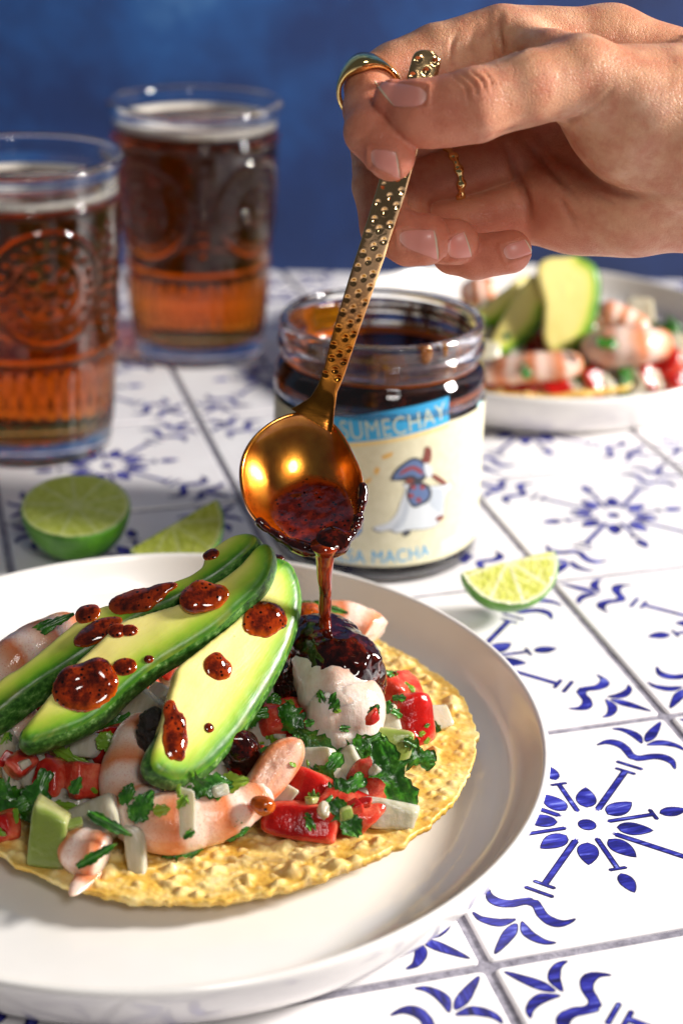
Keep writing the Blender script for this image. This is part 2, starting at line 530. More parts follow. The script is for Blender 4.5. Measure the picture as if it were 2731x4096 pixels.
# ------------------------------------------------------------------ embossed tumblers
def tumbler(name, label, loc, spin, liquid_top):
    t = thing(name, label, 'glass', loc, 'embossed glass tumblers')
    RB, RT_, HT = .0372, .0475, .1455
    def rad(z): return RB + (RT_ - RB) * (z / HT) ** .85
    zs = np.concatenate([np.linspace(.001, .012, 8), np.linspace(.013, .132, 150), np.linspace(.1325, .1435, 16)])
    seg = 320
    th = np.linspace(0, 2 * np.pi, seg, endpoint=False)
    T, Z = np.meshgrid(th, zs)
    R = rad(Z)
    d = np.zeros_like(R)
    # flutes near the foot
    w = np.clip((Z - .010) / .004, 0, 1) * np.clip((.050 - Z) / .004, 0, 1)
    d += w * .0007 * np.abs(np.sin(T * 18)) - w * .0003
    d += .0009 * np.exp(-((Z - .0545) / .0013) ** 2)                    # band
    # rim collar: waist, then a rolled lip
    d += -.0012 * np.clip((Z - .1265) / .002, 0, 1) * np.clip((.139 - Z) / .003, 0, 1)
    d += .0010 * np.exp(-((Z - .1255) / .0013) ** 2)
    d += .0014 * np.exp(-((Z - .1425) / .0022) ** 2)
    for fa in (0, math.pi / 2, math.pi, 3 * math.pi / 2):                  # four medallions
        da = (T - spin - fa + np.pi) % (2 * np.pi) - np.pi
        X = da * rad(np.full_like(Z, .09)); Y = Z - .0905
        rr = np.hypot(X, Y); an = np.arctan2(Y, X)
        d += .0011 * np.exp(-((rr - .0268) / .00115) ** 2)
        m1 = np.exp(-((rr - .0215) / .0011) ** 2) * np.clip(np.cos(an * 22) * 1.4, 0, 1)
        m2 = np.exp(-((rr - .0095) / .0016) ** 2) * np.clip(np.cos(an * 8) * 1.3, 0, 1)
        m3 = np.exp(-((rr - .0155) / .0010) ** 2) * .6
        m4 = np.exp(-(rr / .0025) ** 2)
        d += .0008 * m1 + .0010 * m2 + .0005 * m3 + .0010 * m4
    for fa in (math.pi / 4, 3 * math.pi / 4, 5 * math.pi / 4, 7 * math.pi / 4):   # stacked ridges between them
        da = (T - spin - fa + np.pi) % (2 * np.pi) - np.pi
        X = da * .043
        for k in range(9):
            zz = .066 + k * .0062
            hw = .0055 * math.sin(math.pi * (k + 1) / 10)
            d += .0010 * np.exp(-((Z - zz) / .0017) ** 2) * np.exp(-(X / max(hw, .001)) ** 4)
    R = R + d
    outer = np.stack([R * np.cos(T), R * np.sin(T), Z], -1).reshape(-1, 3)
    zt = liquid_top
    inner_prof = [(RT_ - .0006, .1452), (RT_ - .0016, .1452), (rad(.140) - .0024, .142), (rad(zt) - .0024, zt + .0022), (rad(zt) - .0034, zt), (.02, zt - .0002), (.0004, zt - .0002)]
    ip = np.array(inner_prof)
    inner = np.concatenate([np.stack([r * np.cos(th), r * np.sin(th), np.full(seg, z)], -1) for r, z in ip])
    foot = np.concatenate([np.stack([r * np.cos(th), r * np.sin(th), np.full(seg, z)], -1) for r, z in ((.0004, .0016), (.030, .0016), (.034, 0.0), (.0362, 0.0))])
    V = np.concatenate([foot, outer, inner]); rows = len(V) // seg
    i = np.arange(rows - 1)[:, None] * seg; j = np.arange(seg)[None]; k = (j + 1) % seg
    F = np.stack([i + j, i + k, i + seg + k, i + seg + j], -1).reshape(-1, 4)
    mesh_obj('glass_body', V, F, m_glass, t)
    lp = [(.0004, .0098), (.014, .0098), (rad(.01) - .0079, .0103), (rad(.014) - .0033, .0135), (rad(.03) - .0022, .03), (rad(.08) - .0021, .08), (rad(.12) - .0021, .12)]
    lp = [q for q in lp if q[1] < zt - .004] + [(rad(zt) - .0025, zt - .0030), (rad(zt) - .0040, zt - .0008), (.02, zt - .0008), (.0004, zt - .0008)]
    V, F = lathe(lp, 96, close=False)
    mesh_obj('drink', V, F, m_beer, t)
    fr = [(rad(zt) - .0023, zt - .0018), (rad(zt) - .0023, zt + .0026), (rad(zt) - .0034, zt + .0024), (rad(zt) - .0058, zt + .0012), (rad(zt) - .0068, zt - .0001), (rad(zt) - .0045, zt - .0006)]
    V, F = lathe(fr, 120, True, rfun=lambda T, R, Z: R - .0007 * np.abs(np.sin(T * 23) * np.sin(T * 7.3)) * (R < rad(zt) - .003))
    mesh_obj('froth_ring', V, F, m_froth, t)
    return t
tumbler('tumbler', 'glass tumbler of amber drink with round medallion, cut off at the left edge', (-.1545, .731, 0), -math.pi / 2 + .42, .1285)
tumbler('tumbler', 'darker blurred glass tumbler of drink standing farthest back by the backdrop', (-.0865, .8805, 0), -math.pi / 2 - .62, .1330)

# ------------------------------------------------------------------ jar of salsa
JX, JY, JR = .0150, .6255, .0448
jar = thing('salsa_jar', 'open glass jar of dark salsa with cream and blue paper label', 'jar', (JX, JY, 0))
m_jglass = glass_mat('jar_glass', (.96, .97, .98))
jp = [(.0004, .0030), (.030, .0028), (.036, .0006), (.039, 0), (.0418, .0010), (.0436, .0035), (.0446, .0065), (.0446, .0700), (.0450, .0735), (.0449, .0775), (.0440, .0815), (.0424, .0845), (.0415, .0862),
      (.0414, .0885), (.0428, .0898), (.0436, .0915), (.0434, .0935), (.0424, .0948), (.0421, .0962), (.0427, .0985), (.0427, .1010), (.0418, .1030), (.0405, .1034), (.0393, .1024),
      (.0388, .0990), (.0387, .0900), (.0388, .0860), (.0400, .0820), (.0420, .0770), (.0424, .0720), (.0424, .0100), (.0412, .0072), (.0380, .0058), (.0004, .0056)]
V, F = lathe(smoothline(jp, 3), 128, close=False)
mesh_obj('jar_glass', V, F, m_jglass, jar)
m_salsa_l = NT('dark_chile_oil'); co = m_salsa_l.coord()
m_salsa_l.p(Base_Color=m_salsa_l.ramp(m_salsa_l.noise(co, 160, 5, .7), [(.35, lin('#120604')), (.58, lin('#2a0d06')), (.72, lin('#6d2408')), (.8, lin('#3a1206'))]), Roughness=.12)
m_salsa_l.b.inputs['Coat Weight'].default_value = .6
lp = [(.0004, .0054), (.0376, .0056), (.0410, .0070), (.0426, .0102), (.0426, .0722), (.0422, .0768), (.0402, .0818), (.0394, .0838), (.0392, .0852), (.0380, .0846), (.0200, .0844), (.0004, .0844)]
V, F = lathe(lp, 96, close=False)
mesh_obj('salsa_filling', V, F, m_salsa_l, jar)
m_oil = NT('orange_oil_film'); m_oil.p(Base_Color=lin('#b4560c'), Roughness=.08)
V, F = lathe([(.0391, .0849), (.0391, .0862), (.0380, .0857), (.0350, .0850), (.0352, .0846)], 96, True, rfun=lambda T, R, Z: R - .0016 * (np.sin(T * 2.2 + .7) ** 2) * (R < .037))
mesh_obj('oil_ring', V, F, m_oil, jar)
# oil drips on the lip and inside the neck
m_oilc = NT('amber_oil_drip'); m_oilc.p(Base_Color=lin('#d98a14'), Roughness=.07)
m_oilc.b.inputs['Transmission Weight'].default_value = .85
for ang, wd, z0, z1, rr in ((.42, .0026, .0955, .1036, .0427), (.62, .0014, .0975, .1036, .0426), (-2.45, .0100, .0870, .0985, .0389)):
    n_ = 14; V = []; F = []
    for i in range(n_ + 1):
        tt = i / n_; z = z0 + (z1 - z0) * tt
        for j in range(9):
            s_ = (j - 4) / 4
            a = -math.pi / 2 + ang + s_ * wd / .043 * (.35 + .65 * math.sin(math.pi * min(.97, .08 + tt * .8)) ** .6)
            out = (rr + .0007 * (1 - s_ * s_)) if rr > .04 else (rr - .0007 * (1 - s_ * s_) - .0002)
            if rr > .04:
                out += -.0012 * math.exp(-((z - .0955) / .0015) ** 2) - max(0, z - .1015) * .5
            V.append((out * math.cos(a), out * math.sin(a), z))
    for i in range(n_):
        for j in range(8):
            F.append((i * 9 + j, i * 9 + j + 1, (i + 1) * 9 + j + 1, (i + 1) * 9 + j))
    o = mesh_obj('oil_drip', V, F, m_oilc, jar)
    sm = o.modifiers.new('thick', 'SOLIDIFY'); sm.thickness = .0006; sm.offset = 1 if rr < .04 else -1

# oily residue clinging to the inside of the neck
m_res = NT('oil_residue'); co = m_res.coord()
m_res.p(Base_Color=m_res.ramp(m_res.noise(co, 90, 4), [(.35, lin('#3a1606')), (.6, lin('#8a4a0c')), (.8, lin('#c98a1c'))]), Roughness=.1,
        Alpha=m_res.mapr(m_res.noise(m_res.scl(co, (1, 1, .5)), 70, 4, .6), .38, .60, .35, .96))
V, F = lathe([(.0386, .0850), (.0385, .0900), (.0386, .0980), (.0386, .0995)], 96, close=False)
mesh_obj('oil_residue', V, F, m_res, jar)
# label: a paper sleeve with printed shapes laid on it
def jar_az(u, v, R=JR):
    """Arc length and height where the sight line of a photo pixel meets the jar wall."""
    r = _fw + _rt * ((u - IMG_W / 2) / FPX) + _up * ((IMG_H / 2 - v) / FPX)
    ox, oy = -JX, -JY
    a = r.x ** 2 + r.y ** 2; b = 2 * (ox * r.x + oy * r.y); c_ = ox * ox + oy * oy - R * R
    disc = max(b * b - 4 * a * c_, 0)
    t = (-b - math.sqrt(disc)) / (2 * a)
    x, y, z = ox + r.x * t, oy + r.y * t, CAM_H + r.z * t
    return ((math.atan2(y, x) + math.pi / 2) * R, z)
def on_jar(polys, name, mat, lift, parent, sub=.0015):
    bm = bmesh.new()
    for P in polys:
        vs = [bm.verts.new((p[0], p[1], 0)) for p in P]
        try: bm.faces.new(vs).normal_update()
        except ValueError: pass
    return bm_on_jar(bm, name, mat, lift, parent)
def bm_on_jar(bm, name, mat, lift, parent):
    bmesh.ops.triangulate(bm, faces=bm.faces[:])
    for k in range(-30, 31):
        g = bm.verts[:] + bm.edges[:] + bm.faces[:]
        bmesh.ops.bisect_plane(bm, geom=g, plane_co=(k * .003, 0, 0), plane_no=(1, 0, 0))
    for v_ in bm.verts:
        a = -math.pi / 2 + v_.co.x / JR; R = JR + lift
        v_.co = Vector((R * math.cos(a), R * math.sin(a), v_.co.y))
    bmesh.ops.recalc_face_normals(bm, faces=bm.faces[:])
    me = bpy.data.meshes.new(name); bm.to_mesh(me); bm.free()
    me.materials.append(mat.m)
    o = bpy.data.objects.new(name, me); COL.objects.link(o); o.parent = parent
    return o
def ink(name, col, rough=.55):
    q = NT(name); q.p(Base_Color=col, Roughness=rough); return q
m_paper = NT('cream_label_paper'); co = m_paper.coord()
m_paper.p(Base_Color=m_paper.ramp(m_paper.noise(co, 300, 4, .7), [(.3, lin('#cdc7a6')), (.7, lin('#dbd6ba'))]), Roughness=.5)
thl = np.linspace(math.radians(-90 - 172), math.radians(-90 + 172), 140)
LZ0, LZ1 = .0085, .0705
V = []; F = []
for z in (LZ0, LZ0 + .0002, LZ1 - .0002, LZ1):
    V += [((JR + .0001) * math.cos(a), (JR + .0001) * math.sin(a), z) for a in thl]
nn = len(thl)
for i in range(3):
    for j in range(nn - 1): F.append((i * nn + j, i * nn + j + 1, (i + 1) * nn + j + 1, (i + 1) * nn + j))
lab = mesh_obj('paper_label', V, F, m_paper, jar)
i_sky = ink('sky_blue_ink', lin('#2f9fd4')); i_cream = ink('cream_ink', lin('#bcc7b2')); i_grey = ink('pale_grey_ink', lin('#b4bcc6'))
i_dark = ink('dark_slate_ink', lin('#353844')); i_red = ink('brick_red_ink', lin('#8f3f46')); i_navy = ink('slate_blue_ink', lin('#5a6f9a'))
i_skin = ink('brown_ink', lin('#7a3d34')); i_white = ink('white_ink', lin('#ccd2d8')); i_yel = ink('ochre_ink', lin('#dfb15e')); i_pale = ink('pale_blue_ink', lin('#a9cfd0'))
def A(pts, ox=1380, oy=1700, sc=2.7034): return [jar_az(ox + x / sc, oy + y / sc) for x, y in pts]
def B(pts): return A(pts, 1300, 1550, 2.4123)
pL0, pL1, pR0, pR1 = B([(60, 285), (190, 530), (1190, 330), (1190, 80)])
# blue banner, continued behind the spoon to the left
bl_t = (pL0[0] - .016, pL0[1] - .0005); bl_b = (pL0[0] - .016, pL1[1] - .0005)
top = [bl_t, pL0] + B([(400, 255), (700, 205), (1000, 140)]) + [pR1]
bot = [pR0] + B([(900, 425), (600, 490), (400, 515)]) + [pL1, bl_b]
on_jar([top + bot], 'banner', i_sky, .00018, lab)
on_jar([[(x, z - .0006) for x, z in bot] + [(x, z - .0022) for x, z in bot[::-1]]], 'banner_underline', ink('cream_orange_ink', lin('#e3c988')), .00014, lab)

def text_bm(txt, height, outline=0.0, bold=0.0):
    cu = bpy.data.curves.new('txt', 'FONT'); cu.body = txt; cu.size = 1.0; cu.offset = bold; cu.space_character = 1.05
    ob = bpy.data.objects.new('txt', cu); COL.objects.link(ob)
    bpy.context.view_layer.update()
    dg = bpy.context.evaluated_depsgraph_get()
    me = bpy.data.meshes.new_from_object(ob.evaluated_get(dg))
    bm = bmesh.new(); bm.from_mesh(me)
    bpy.data.objects.remove(ob); bpy.data.curves.remove(cu); bpy.data.meshes.remove(me)
    xs = [v_.co.x for v_ in bm.verts]; ys = [v_.co.y for v_ in bm.verts]
    x0, x1, y0, y1 = min(xs), max(xs), min(ys), max(ys)
    for v_ in bm.verts: v_.co = Vector(((v_.co.x - x0) / (x1 - x0), (v_.co.y - y0) / (y1 - y0), 0))
    return bm
def put_text(txt, c00, c10, c01, c11, name, mat, lift, parent, bold=0.0, bow=0.0):
    bm = text_bm(txt, 1, bold=bold)
    bmesh.ops.triangulate(bm, faces=bm.faces[:])
    c00, c10, c01, c11 = [np.array(q) for q in (c00, c10, c01, c11)]
    for v_ in bm.verts:
        s_, t_ = v_.co.x, v_.co.y
        p_ = (c00 * (1 - s_) + c10 * s_) * (1 - t_) + (c01 * (1 - s_) + c11 * s_) * t_
        v_.co = Vector((p_[0], p_[1] - bow * 4 * s_ * (1 - s_), 0))
    return bm_on_jar(bm, name, mat, lift, parent)
t00, t10, t01, t11 = B([(150, 500), (1165, 290), (125, 320), (1150, 130)])
dx = (t10[0] - t00[0]) / 8
put_text('ASUMECHAY', (t00[0] - dx, t00[1] - .0002), t10, (t01[0] - dx, t01[1] - .0002), t11, 'banner_lettering', i_cream, .00026, lab, bold=.0, bow=.0012)
m00, m10, m01, m11 = A([(45, 1480), (915, 1410), (45, 1330), (905, 1280)])
# 'SALSA MACHA': visible part starts at the second S
dx = (m10[0] - m00[0]) / 8.2
put_text('SALSA MACHA', (m00[0] - dx * 3.0, m00[1] - .0004), m10, (m01[0] - dx * 3.0, m01[1] - .0004), m11, 'title_lettering', i_sky, .00018, lab, bold=.0, bow=.0005)
# small print block on the right, faint vertical flecks
q00, q10, q01, q11 = A([(1040, 1365), (1285, 1240), (1030, 1250), (1285, 1130)])
for k in range(4):
    f0, f1 = k / 4 + .02, k / 4 + .17
    L = lambda p, q, t_: (p[0] + (q[0] - p[0]) * t_, p[1] + (q[1] - p[1]) * t_)
    on_jar([[L(q00, q01, f0), L(q10, q11, f0), L(q10, q11, f1), L(q00, q01, f1)]], 'small_print_line', i_pale, .00016, lab)
on_jar([A([(1400, 480), (1440, 470), (1440, 600), (1395, 610)])], 'small_print_line', i_pale, .00016, lab)
on_jar([B([(1460, 170), (1500, 120), (1520, 150), (1480, 195)])], 'small_print_line', i_pale, .00016, lab)
on_jar([A([(390, 345), (440, 310), (525, 285), (500, 340), (410, 375)]), A([(305, 520), (330, 450), (380, 470), (350, 540)]), A([(190, 650), (210, 600), (290, 560), (270, 620)])], 'ochre_flourish', i_yel, .00016, lab)
# dancer in a long pale dress holding a fan
dn = bpy.data.objects.new('printed_dancer', None); COL.objects.link(dn); dn.parent = jar; dn.empty_display_size = .01
dress = [(560, 600), (640, 640), (930, 660), (1060, 650), (1130, 620), (1150, 660), (1100, 720), (1075, 800), (1060, 960), (1035, 1010), (985, 1080), (860, 1120), (700, 1130), (560, 1160), (480, 1130), (380, 1150), (310, 1120), (340, 1090), (470, 1050), (560, 950), (600, 840), (650, 700)][1:]
def pg(name, pts, mat, lift, sm=4): return on_jar([closedline(A(pts), sm)], name, mat, lift, dn)
pg('dress_outline', [(x + (x - 800) * .03, y + (y - 880) * .035) for x, y in dress], i_dark, .00016)
pg('dress', dress, i_white, .00022)
pg('dress_fold', [(900, 700), (1040, 690), (1060, 800), (1030, 950), (950, 900), (905, 820)], i_grey, .00027)
pg('dress_fold', [(660, 780), (690, 900), (640, 1050), (560, 1130), (500, 1110), (600, 980)], i_grey, .00027)
pg('fan_edge', [(490, 590), (540, 490), (640, 400), (740, 350), (830, 380), (890, 470), (890, 530), (830, 610), (730, 620), (640, 600), (560, 600)], i_dark, .00022)
pg('fan', [(520, 575), (560, 500), (650, 420), (740, 375), (820, 405), (860, 480), (850, 540), (790, 570), (720, 540), (640, 560), (580, 580)], i_navy, .00027)
pg('fan_band', [(580, 540), (640, 470), (740, 440), (820, 480), (840, 530), (800, 520), (730, 480), (650, 510)], i_red, .00032)
pg('apron_edge', [(660, 740), (700, 640), (800, 610), (900, 650), (930, 740), (900, 820), (830, 860), (740, 890), (680, 820)], i_dark, .00028)
pg('apron', [(685, 740), (715, 665), (800, 640), (875, 675), (900, 740), (875, 800), (815, 835), (745, 860), (700, 810)], i_navy, .00033)
for x, y in ((735, 670), (830, 670), (710, 760), (790, 805)):
    pg('apron_spot', [(x - 32, y), (x, y - 28), (x + 32, y), (x, y + 30)], i_red, .00038)
pg('bodice', [(850, 410), (920, 440), (940, 520), (900, 570), (860, 520)], i_white, .00034)
pg('head', [(860, 250), (890, 230), (925, 260), (930, 330), (910, 400), (860, 410), (830, 380), (850, 320)], i_skin, .00034)
pg('arm', [(930, 545), (960, 530), (1050, 580), (1095, 630), (1060, 645), (980, 600)], i_skin, .00034)
pg('hand_shape', [(650, 600), (690, 570), (740, 590), (720, 630), (670, 630)], i_skin, .00034)
pg('shoe', [(630, 1150), (680, 1130), (710, 1150), (660, 1200), (625, 1190)], i_dark, .00030)
pg('shoe', [(970, 1010), (1030, 970), (1065, 1000), (1000, 1040)], i_skin, .00030)
on_jar([A([(-40, 1260), (20, 1230), (120, 1210), (180, 1150), (180, 1040), (100, 1080), (-20, 1150)])], 'blue_emblem', ink('deep_blue_ink', lin('#3f78b8')), .00018, lab)

# ------------------------------------------------------------------ limes
m_peel = NT('lime_peel'); co = m_peel.coord()
m_peel.p(Base_Color=m_peel.ramp(m_peel.noise(co, 55, 4, .6), [(.3, lin('#3f7a16')), (.6, lin('#5f9c22')), (.8, lin('#86b936'))]), Roughness=.33)
m_peel.bump(m_peel.vor(co, 700), .35, .0006)
m_flesh = NT('lime_flesh'); co = m_flesh.coord()
mem = m_flesh.attr('mem'); rim = m_flesh.attr('rim')
cells = m_flesh.vor(m_flesh.scl(co, (1, 1, 1)), 420)
fl = m_flesh.ramp(m_flesh.noise(co, 260, 4, .6), [(.3, lin('#a3ae3a')), (.5, lin('#b5bf50')), (.7, lin('#c9d070'))])
fl = m_flesh.mix(m_flesh.math('MULTIPLY', mem, .36), fl, lin('#dfe3b8'))
fl = m_flesh.mix(m_flesh.math('MULTIPLY', rim, .75), fl, lin('#d3dba0'))
m_flesh.p(Base_Color=fl, Roughness=.22)
m_flesh.b.inputs['Subsurface Weight'].default_value = .5
m_flesh.b.inputs['Subsurface Radius'].default_value = (.006, .007, .002)
m_flesh.b.inputs['Subsurface Scale'].default_value = .5
m_flesh.bump(m_flesh.noise(co, 500, 3), .5, .0012)

m_flesh_lit = NT('lit_lime_flesh'); co = m_flesh_lit.coord()  # paler copy of the flesh: strong light on the wedge put into its colour
fl = m_flesh_lit.ramp(m_flesh_lit.noise(co, 240, 4, .6), [(.3, lin('#bcc34a')), (.5, lin('#d2d56e')), (.7, lin('#e4e49c'))])
fl = m_flesh_lit.mix(m_flesh_lit.math('MULTIPLY', m_flesh_lit.attr('mem'), .8), fl, lin('#f0edd2'))
fl = m_flesh_lit.mix(m_flesh_lit.attr('rim'), fl, lin('#eef0d8'))
m_flesh_lit.p(Base_Color=fl, Roughness=.2); m_flesh_lit.bump(m_flesh_lit.noise(co, 420, 3), .7, .0014)
for k_, v_ in (('Subsurface Weight', .5), ('Subsurface Radius', (.006, .006, .003)), ('Subsurface Scale', .5)): m_flesh_lit.b.inputs[k_].default_value = v_
def lime(name, label, R, cuts, loc, rotm, nseg=10, phase=0.0, center_gap=None, group=None):
    """cuts: list of unit normals (local); the kept part is where p.n <= 0. Axis of the fruit is local z."""
    t = thing(name, label, 'lime', loc, group)
    rad = np.array([R, R, R * 1.06])
    def sph(P):
        return sd_ell(P, (0, 0, 0), rad)
    def fn(P):
        d = sph(P)
        for c_ in cuts: d = smax(d, P @ np.asarray(c_, np.float32), .0008)
        return d
    V, F = nets(fn, (-R * 1.12,) * 3, (R * 1.12,) * 3, R / 26)
    dist = -sph(V.astype(np.float32))
    an = np.arctan2(V[:, 1], V[:, 0]) + phase
    rr = np.hypot(V[:, 0], V[:, 1])
    # segment membranes, curving pith rim and pale core
    off = np.abs(((an / (2 * np.pi) * nseg) % 1) - .5) * 2
    lin_d = (1 - off) * np.pi * rr / nseg
    mem = np.exp(-(lin_d / .0006) ** 2) * np.clip(dist / .002, 0, 1)
    core = np.exp(-(np.linalg.norm(V * np.array([1, 1, .75]), axis=1) / .0028) ** 2)
    rim_ = np.clip(1 - np.abs(dist - .0011) / .0014, 0, 1)
    mem = np.maximum(mem, core)
    q = dist[F].mean(1) < .00075
    for nm, sel, mt in (('peel', q, m_peel), ('flesh', ~q, m_flesh_lit if 'bright' in label else m_flesh)):
        Fs = F[sel]; used = np.unique(Fs); mp = np.full(len(V), -1); mp[used] = np.arange(len(used))
        vv = V[used]
        if nm == 'flesh': vv = vv + vnoise(vv, 500, 3, 2)[:, None] * .00018
        o = mesh_obj(nm, vv, mp[Fs], mt, t, attrs={'mem': mem[used], 'rim': rim_[used]})
    t.rotation_euler = rotm.to_euler()
    return t
def basis(zdir, xdir):
    x, y, z = frame(zdir, xdir)
    return Matrix((x, y, z)).transposed()
# half lime, cut face tipped to the camera
zf = Vector((.03, -.20, 1)).normalized()
lime('lime_half', 'halved lime with its cut face up beside the left tumbler', .0232, [(0, 0, 1)], (-.1128, .6020, .0238), basis(zf, (1, 0, 0)), 9, .3, group='cut limes')
# wedges: quarter fruit, axis lying along the core edge
def wedge(name, label, R, loc, axis, facen, spread, phase):
    ax = Vector(axis).normalized(); fn_ = Vector(facen).normalized()
    fn_ = (fn_ - ax * fn_.dot(ax)).normalized()
    x = ax; z = fn_; y = z.cross(x)
    M = Matrix((x, y, z)).transposed()
    s_, c_ = math.sin(spread), math.cos(spread)
    # local: face 1 normal +z ; second cut makes the wedge of opening 'spread' on the -y side
    return lime(name, label, R, [(0, 0, 1), (0, s_, -c_)], loc, M, 9, phase, group='cut limes')
wedge('lime_wedge', 'bright juicy lime wedge lying on the tiles right of the jar', .0205, at(2030, 2240, z=.026), (.93, .30, .12), (-.12, -.62, .78), 1.25, .2)
wedge('lime_wedge', 'shaded lime wedge lying behind the plate between halved lime and jar', .0215, at(690, 2092, z=.0225), (.85, .42, .40), (-.20, -.72, .66), 1.2, .5)
# ------------------------------------------------------------------ food materials
def sss(mt, w, rad, sc=1.0):
    mt.b.inputs['Subsurface Weight'].default_value = w
    mt.b.inputs['Subsurface Radius'].default_value = rad
    mt.b.inputs['Subsurface Scale'].default_value = sc
m_tort = NT('fried_corn_tostada'); co = m_tort.coord()
tb = m_tort.noise(co, 95, 5, .65); bl = m_tort.attr('blister'); fz = m_tort.noise(co, 420, 4, .7)
cl = m_tort.ramp(tb, [(.28, lin('#c4902e')), (.44, lin('#e2b650')), (.60, lin('#f0d384')), (.75, lin('#f7e6b2'))])
cl = m_tort.mix(m_tort.math('MULTIPLY', bl, .5), cl, lin('#f6e4b0'))
cl = m_tort.mix(m_tort.math('MULTIPLY', m_tort.mapr(fz, .56, .72), .28), cl, lin('#a86f1c'))
sp = m_tort.vor(co, 150); spn = m_tort.noise(co, 90, 1)
cl = m_tort.mix(m_tort.math('MULTIPLY', m_tort.mapr(sp, .09, .04), m_tort.mapr(spn, .56, .60)), cl, lin('#3c2408'))
cl = m_tort.mix(m_tort.math('MULTIPLY', m_tort.mapr(m_tort.noise(co, 38, 3), .56, .74), .30), cl, lin('#bb7c22'))
m_tort.p(Base_Color=cl, Roughness=.42)
sss(m_tort, .25, (.003, .002, .001))
m_tort.bump(m_tort.math('ADD', m_tort.math('MULTIPLY', m_tort.noise(co, 700, 4, .7), .6), m_tort.mapr(m_tort.vor(co, 480), 0, .6, 1, 0)), .22, .0008)

m_avo = NT('avocado_flesh'); co = m_avo.coord()
ed = m_avo.math('ADD', m_avo.attr('edge'), m_avo.math('MULTIPLY', m_avo.math('SUBTRACT', m_avo.noise(co, 140, 3), .5), .0022))
face = m_avo.ramp(m_avo.mapr(ed, 0, .016), [(0.0, lin('#2f6410')), (.07, lin('#4f8a18')), (.14, lin('#7bae26')), (.26, lin('#a9c63c')), (.42, lin('#d6d968')), (.70, lin('#ece187')), (1.0, lin('#efe08c'))])
face = m_avo.mix(m_avo.math('MULTIPLY', m_avo.mapr(m_avo.noise(co, 60, 4), .5, .75), .30), face, lin('#d3bd55'))
fib = m_avo.noise(m_avo.scl(co, (.35, 2.2, 1)), 300, 4, .7)
face = m_avo.mix(m_avo.math('MULTIPLY', m_avo.mapr(fib, .52, .70), .22), face, lin('#c3b552'))
spk = m_avo.math('MULTIPLY', m_avo.mapr(m_avo.vor(co, 210), .10, .04), m_avo.mapr(m_avo.noise(co, 120, 1), .58, .62))
face = m_avo.mix(m_avo.math('MULTIPLY', spk, .6), face, lin('#8a7a2c'))
pn = m_avo.noise(m_avo.scl(co, (1, 1, 1)), 330, 5, .7); pv_ = m_avo.vor(co, 620)
peel = m_avo.ramp(pn, [(.32, lin('#16380c')), (.45, lin('#2b5a19')), (.55, lin('#4c7d30')), (.65, lin('#86a964')), (.78, lin('#c4d4a6'))])
peel = m_avo.mix(m_avo.mapr(m_avo.noise(co, 45, 2), .35, .65), peel, lin('#2c6412'), 'MIX') if False else peel
col = m_avo.mix(m_avo.mapr(m_avo.attr('peel'), .35, .75), face, peel)
m_avo.p(Base_Color=col, Roughness=m_avo.mapr(m_avo.attr('peel'), 0, 1, .34, .42))
sss(m_avo, .35, (.004, .004, .0012), .6)
m_avo.bump(m_avo.mix(m_avo.attr('peel'), m_avo.math('MULTIPLY', fib, .5), m_avo.noise(co, 650, 3, .7)), .28, .0007)

def salsa_mat(name, dark=True):
    q = NT(name); c_ = q.coord()
    th = q.attr('thin')
    n_ = q.noise(c_, 330, 4, .6); fk = q.vor(c_, 560)
    if dark: thick = q.ramp(n_, [(.35, lin('#120403')), (.52, lin('#2a0805')), (.64, lin('#561206')), (.78, lin('#1a0503'))])
    elif dark is None: thick = q.ramp(n_, [(.30, lin('#3a0803')), (.50, lin('#6a1305')), (.68, lin('#952806'))])
    else: thick = q.ramp(n_, [(.32, lin('#2a0803')), (.48, lin('#5c1705')), (.62, lin('#8e2d07')), (.78, lin('#3e0d04'))])
    thin = q.ramp(n_, [(.3, lin('#9a3806')), (.55, lin('#cc5c08')), (.8, lin('#7a2406'))])
    c1 = q.mix(th, thick, thin)
    c1 = q.mix(q.math('MULTIPLY', q.mapr(fk, .34, .2), q.mapr(q.noise(c_, 260, 2), .44, .58)), c1, lin('#0d0302'))
    q.p(Base_Color=c1, Roughness=.07)
    q.b.inputs['Coat Weight'].default_value = .4; q.b.inputs['Coat Roughness'].default_value = .02
    q.bump(q.noise(c_, 380, 3, .6), .07, .0007)
    return q
m_salsa = salsa_mat('salsa_macha')
m_drop = salsa_mat('salsa_macha_thin', False)
m_char = NT('charred_chile_crumb'); co = m_char.coord()
m_char.p(Base_Color=m_char.ramp(m_char.noise(co, 500, 4, .7), [(.4, lin('#0e0a09')), (.62, lin('#241613')), (.8, lin('#4b2016'))]), Roughness=.28)
m_char.bump(m_char.noise(co, 800, 4, .7), .9, .0014)

m_shr = NT('cooked_shrimp'); co = m_shr.coord()
t_ = m_shr.attr('along'); ba = m_shr.attr('back')
wv = m_shr.math('ADD', t_, m_shr.math('MULTIPLY', m_shr.noise(co, 120, 3), .35))
band = m_shr.ramp(m_shr.math('FRACT', wv), [(0.0, lin('#ecd3c6')), (.24, lin('#e9bda4')), (.46, lin('#e19a72')), (.66, lin('#da8152')), (.74, lin('#e2a182')), (.84, lin('#ecccba')), (1.0, lin('#ecd3c6'))])
white = m_shr.ramp(m_shr.noise(m_shr.scl(co, (1, 1, .5)), 190, 5, .65), [(.28, lin('#d8b5a0')), (.45, lin('#e2d0c2')), (.7, lin('#e9dfd5'))])
cl = m_shr.mix(ba, white, band)
fr = m_shr.vor(co, 1250)
cl = m_shr.mix(m_shr.math('MULTIPLY', m_shr.math('MULTIPLY', m_shr.mapr(fr, .35, .1), .45), ba), cl, lin('#c9552a'))
m_shr.p(Base_Color=cl, Roughness=.13)
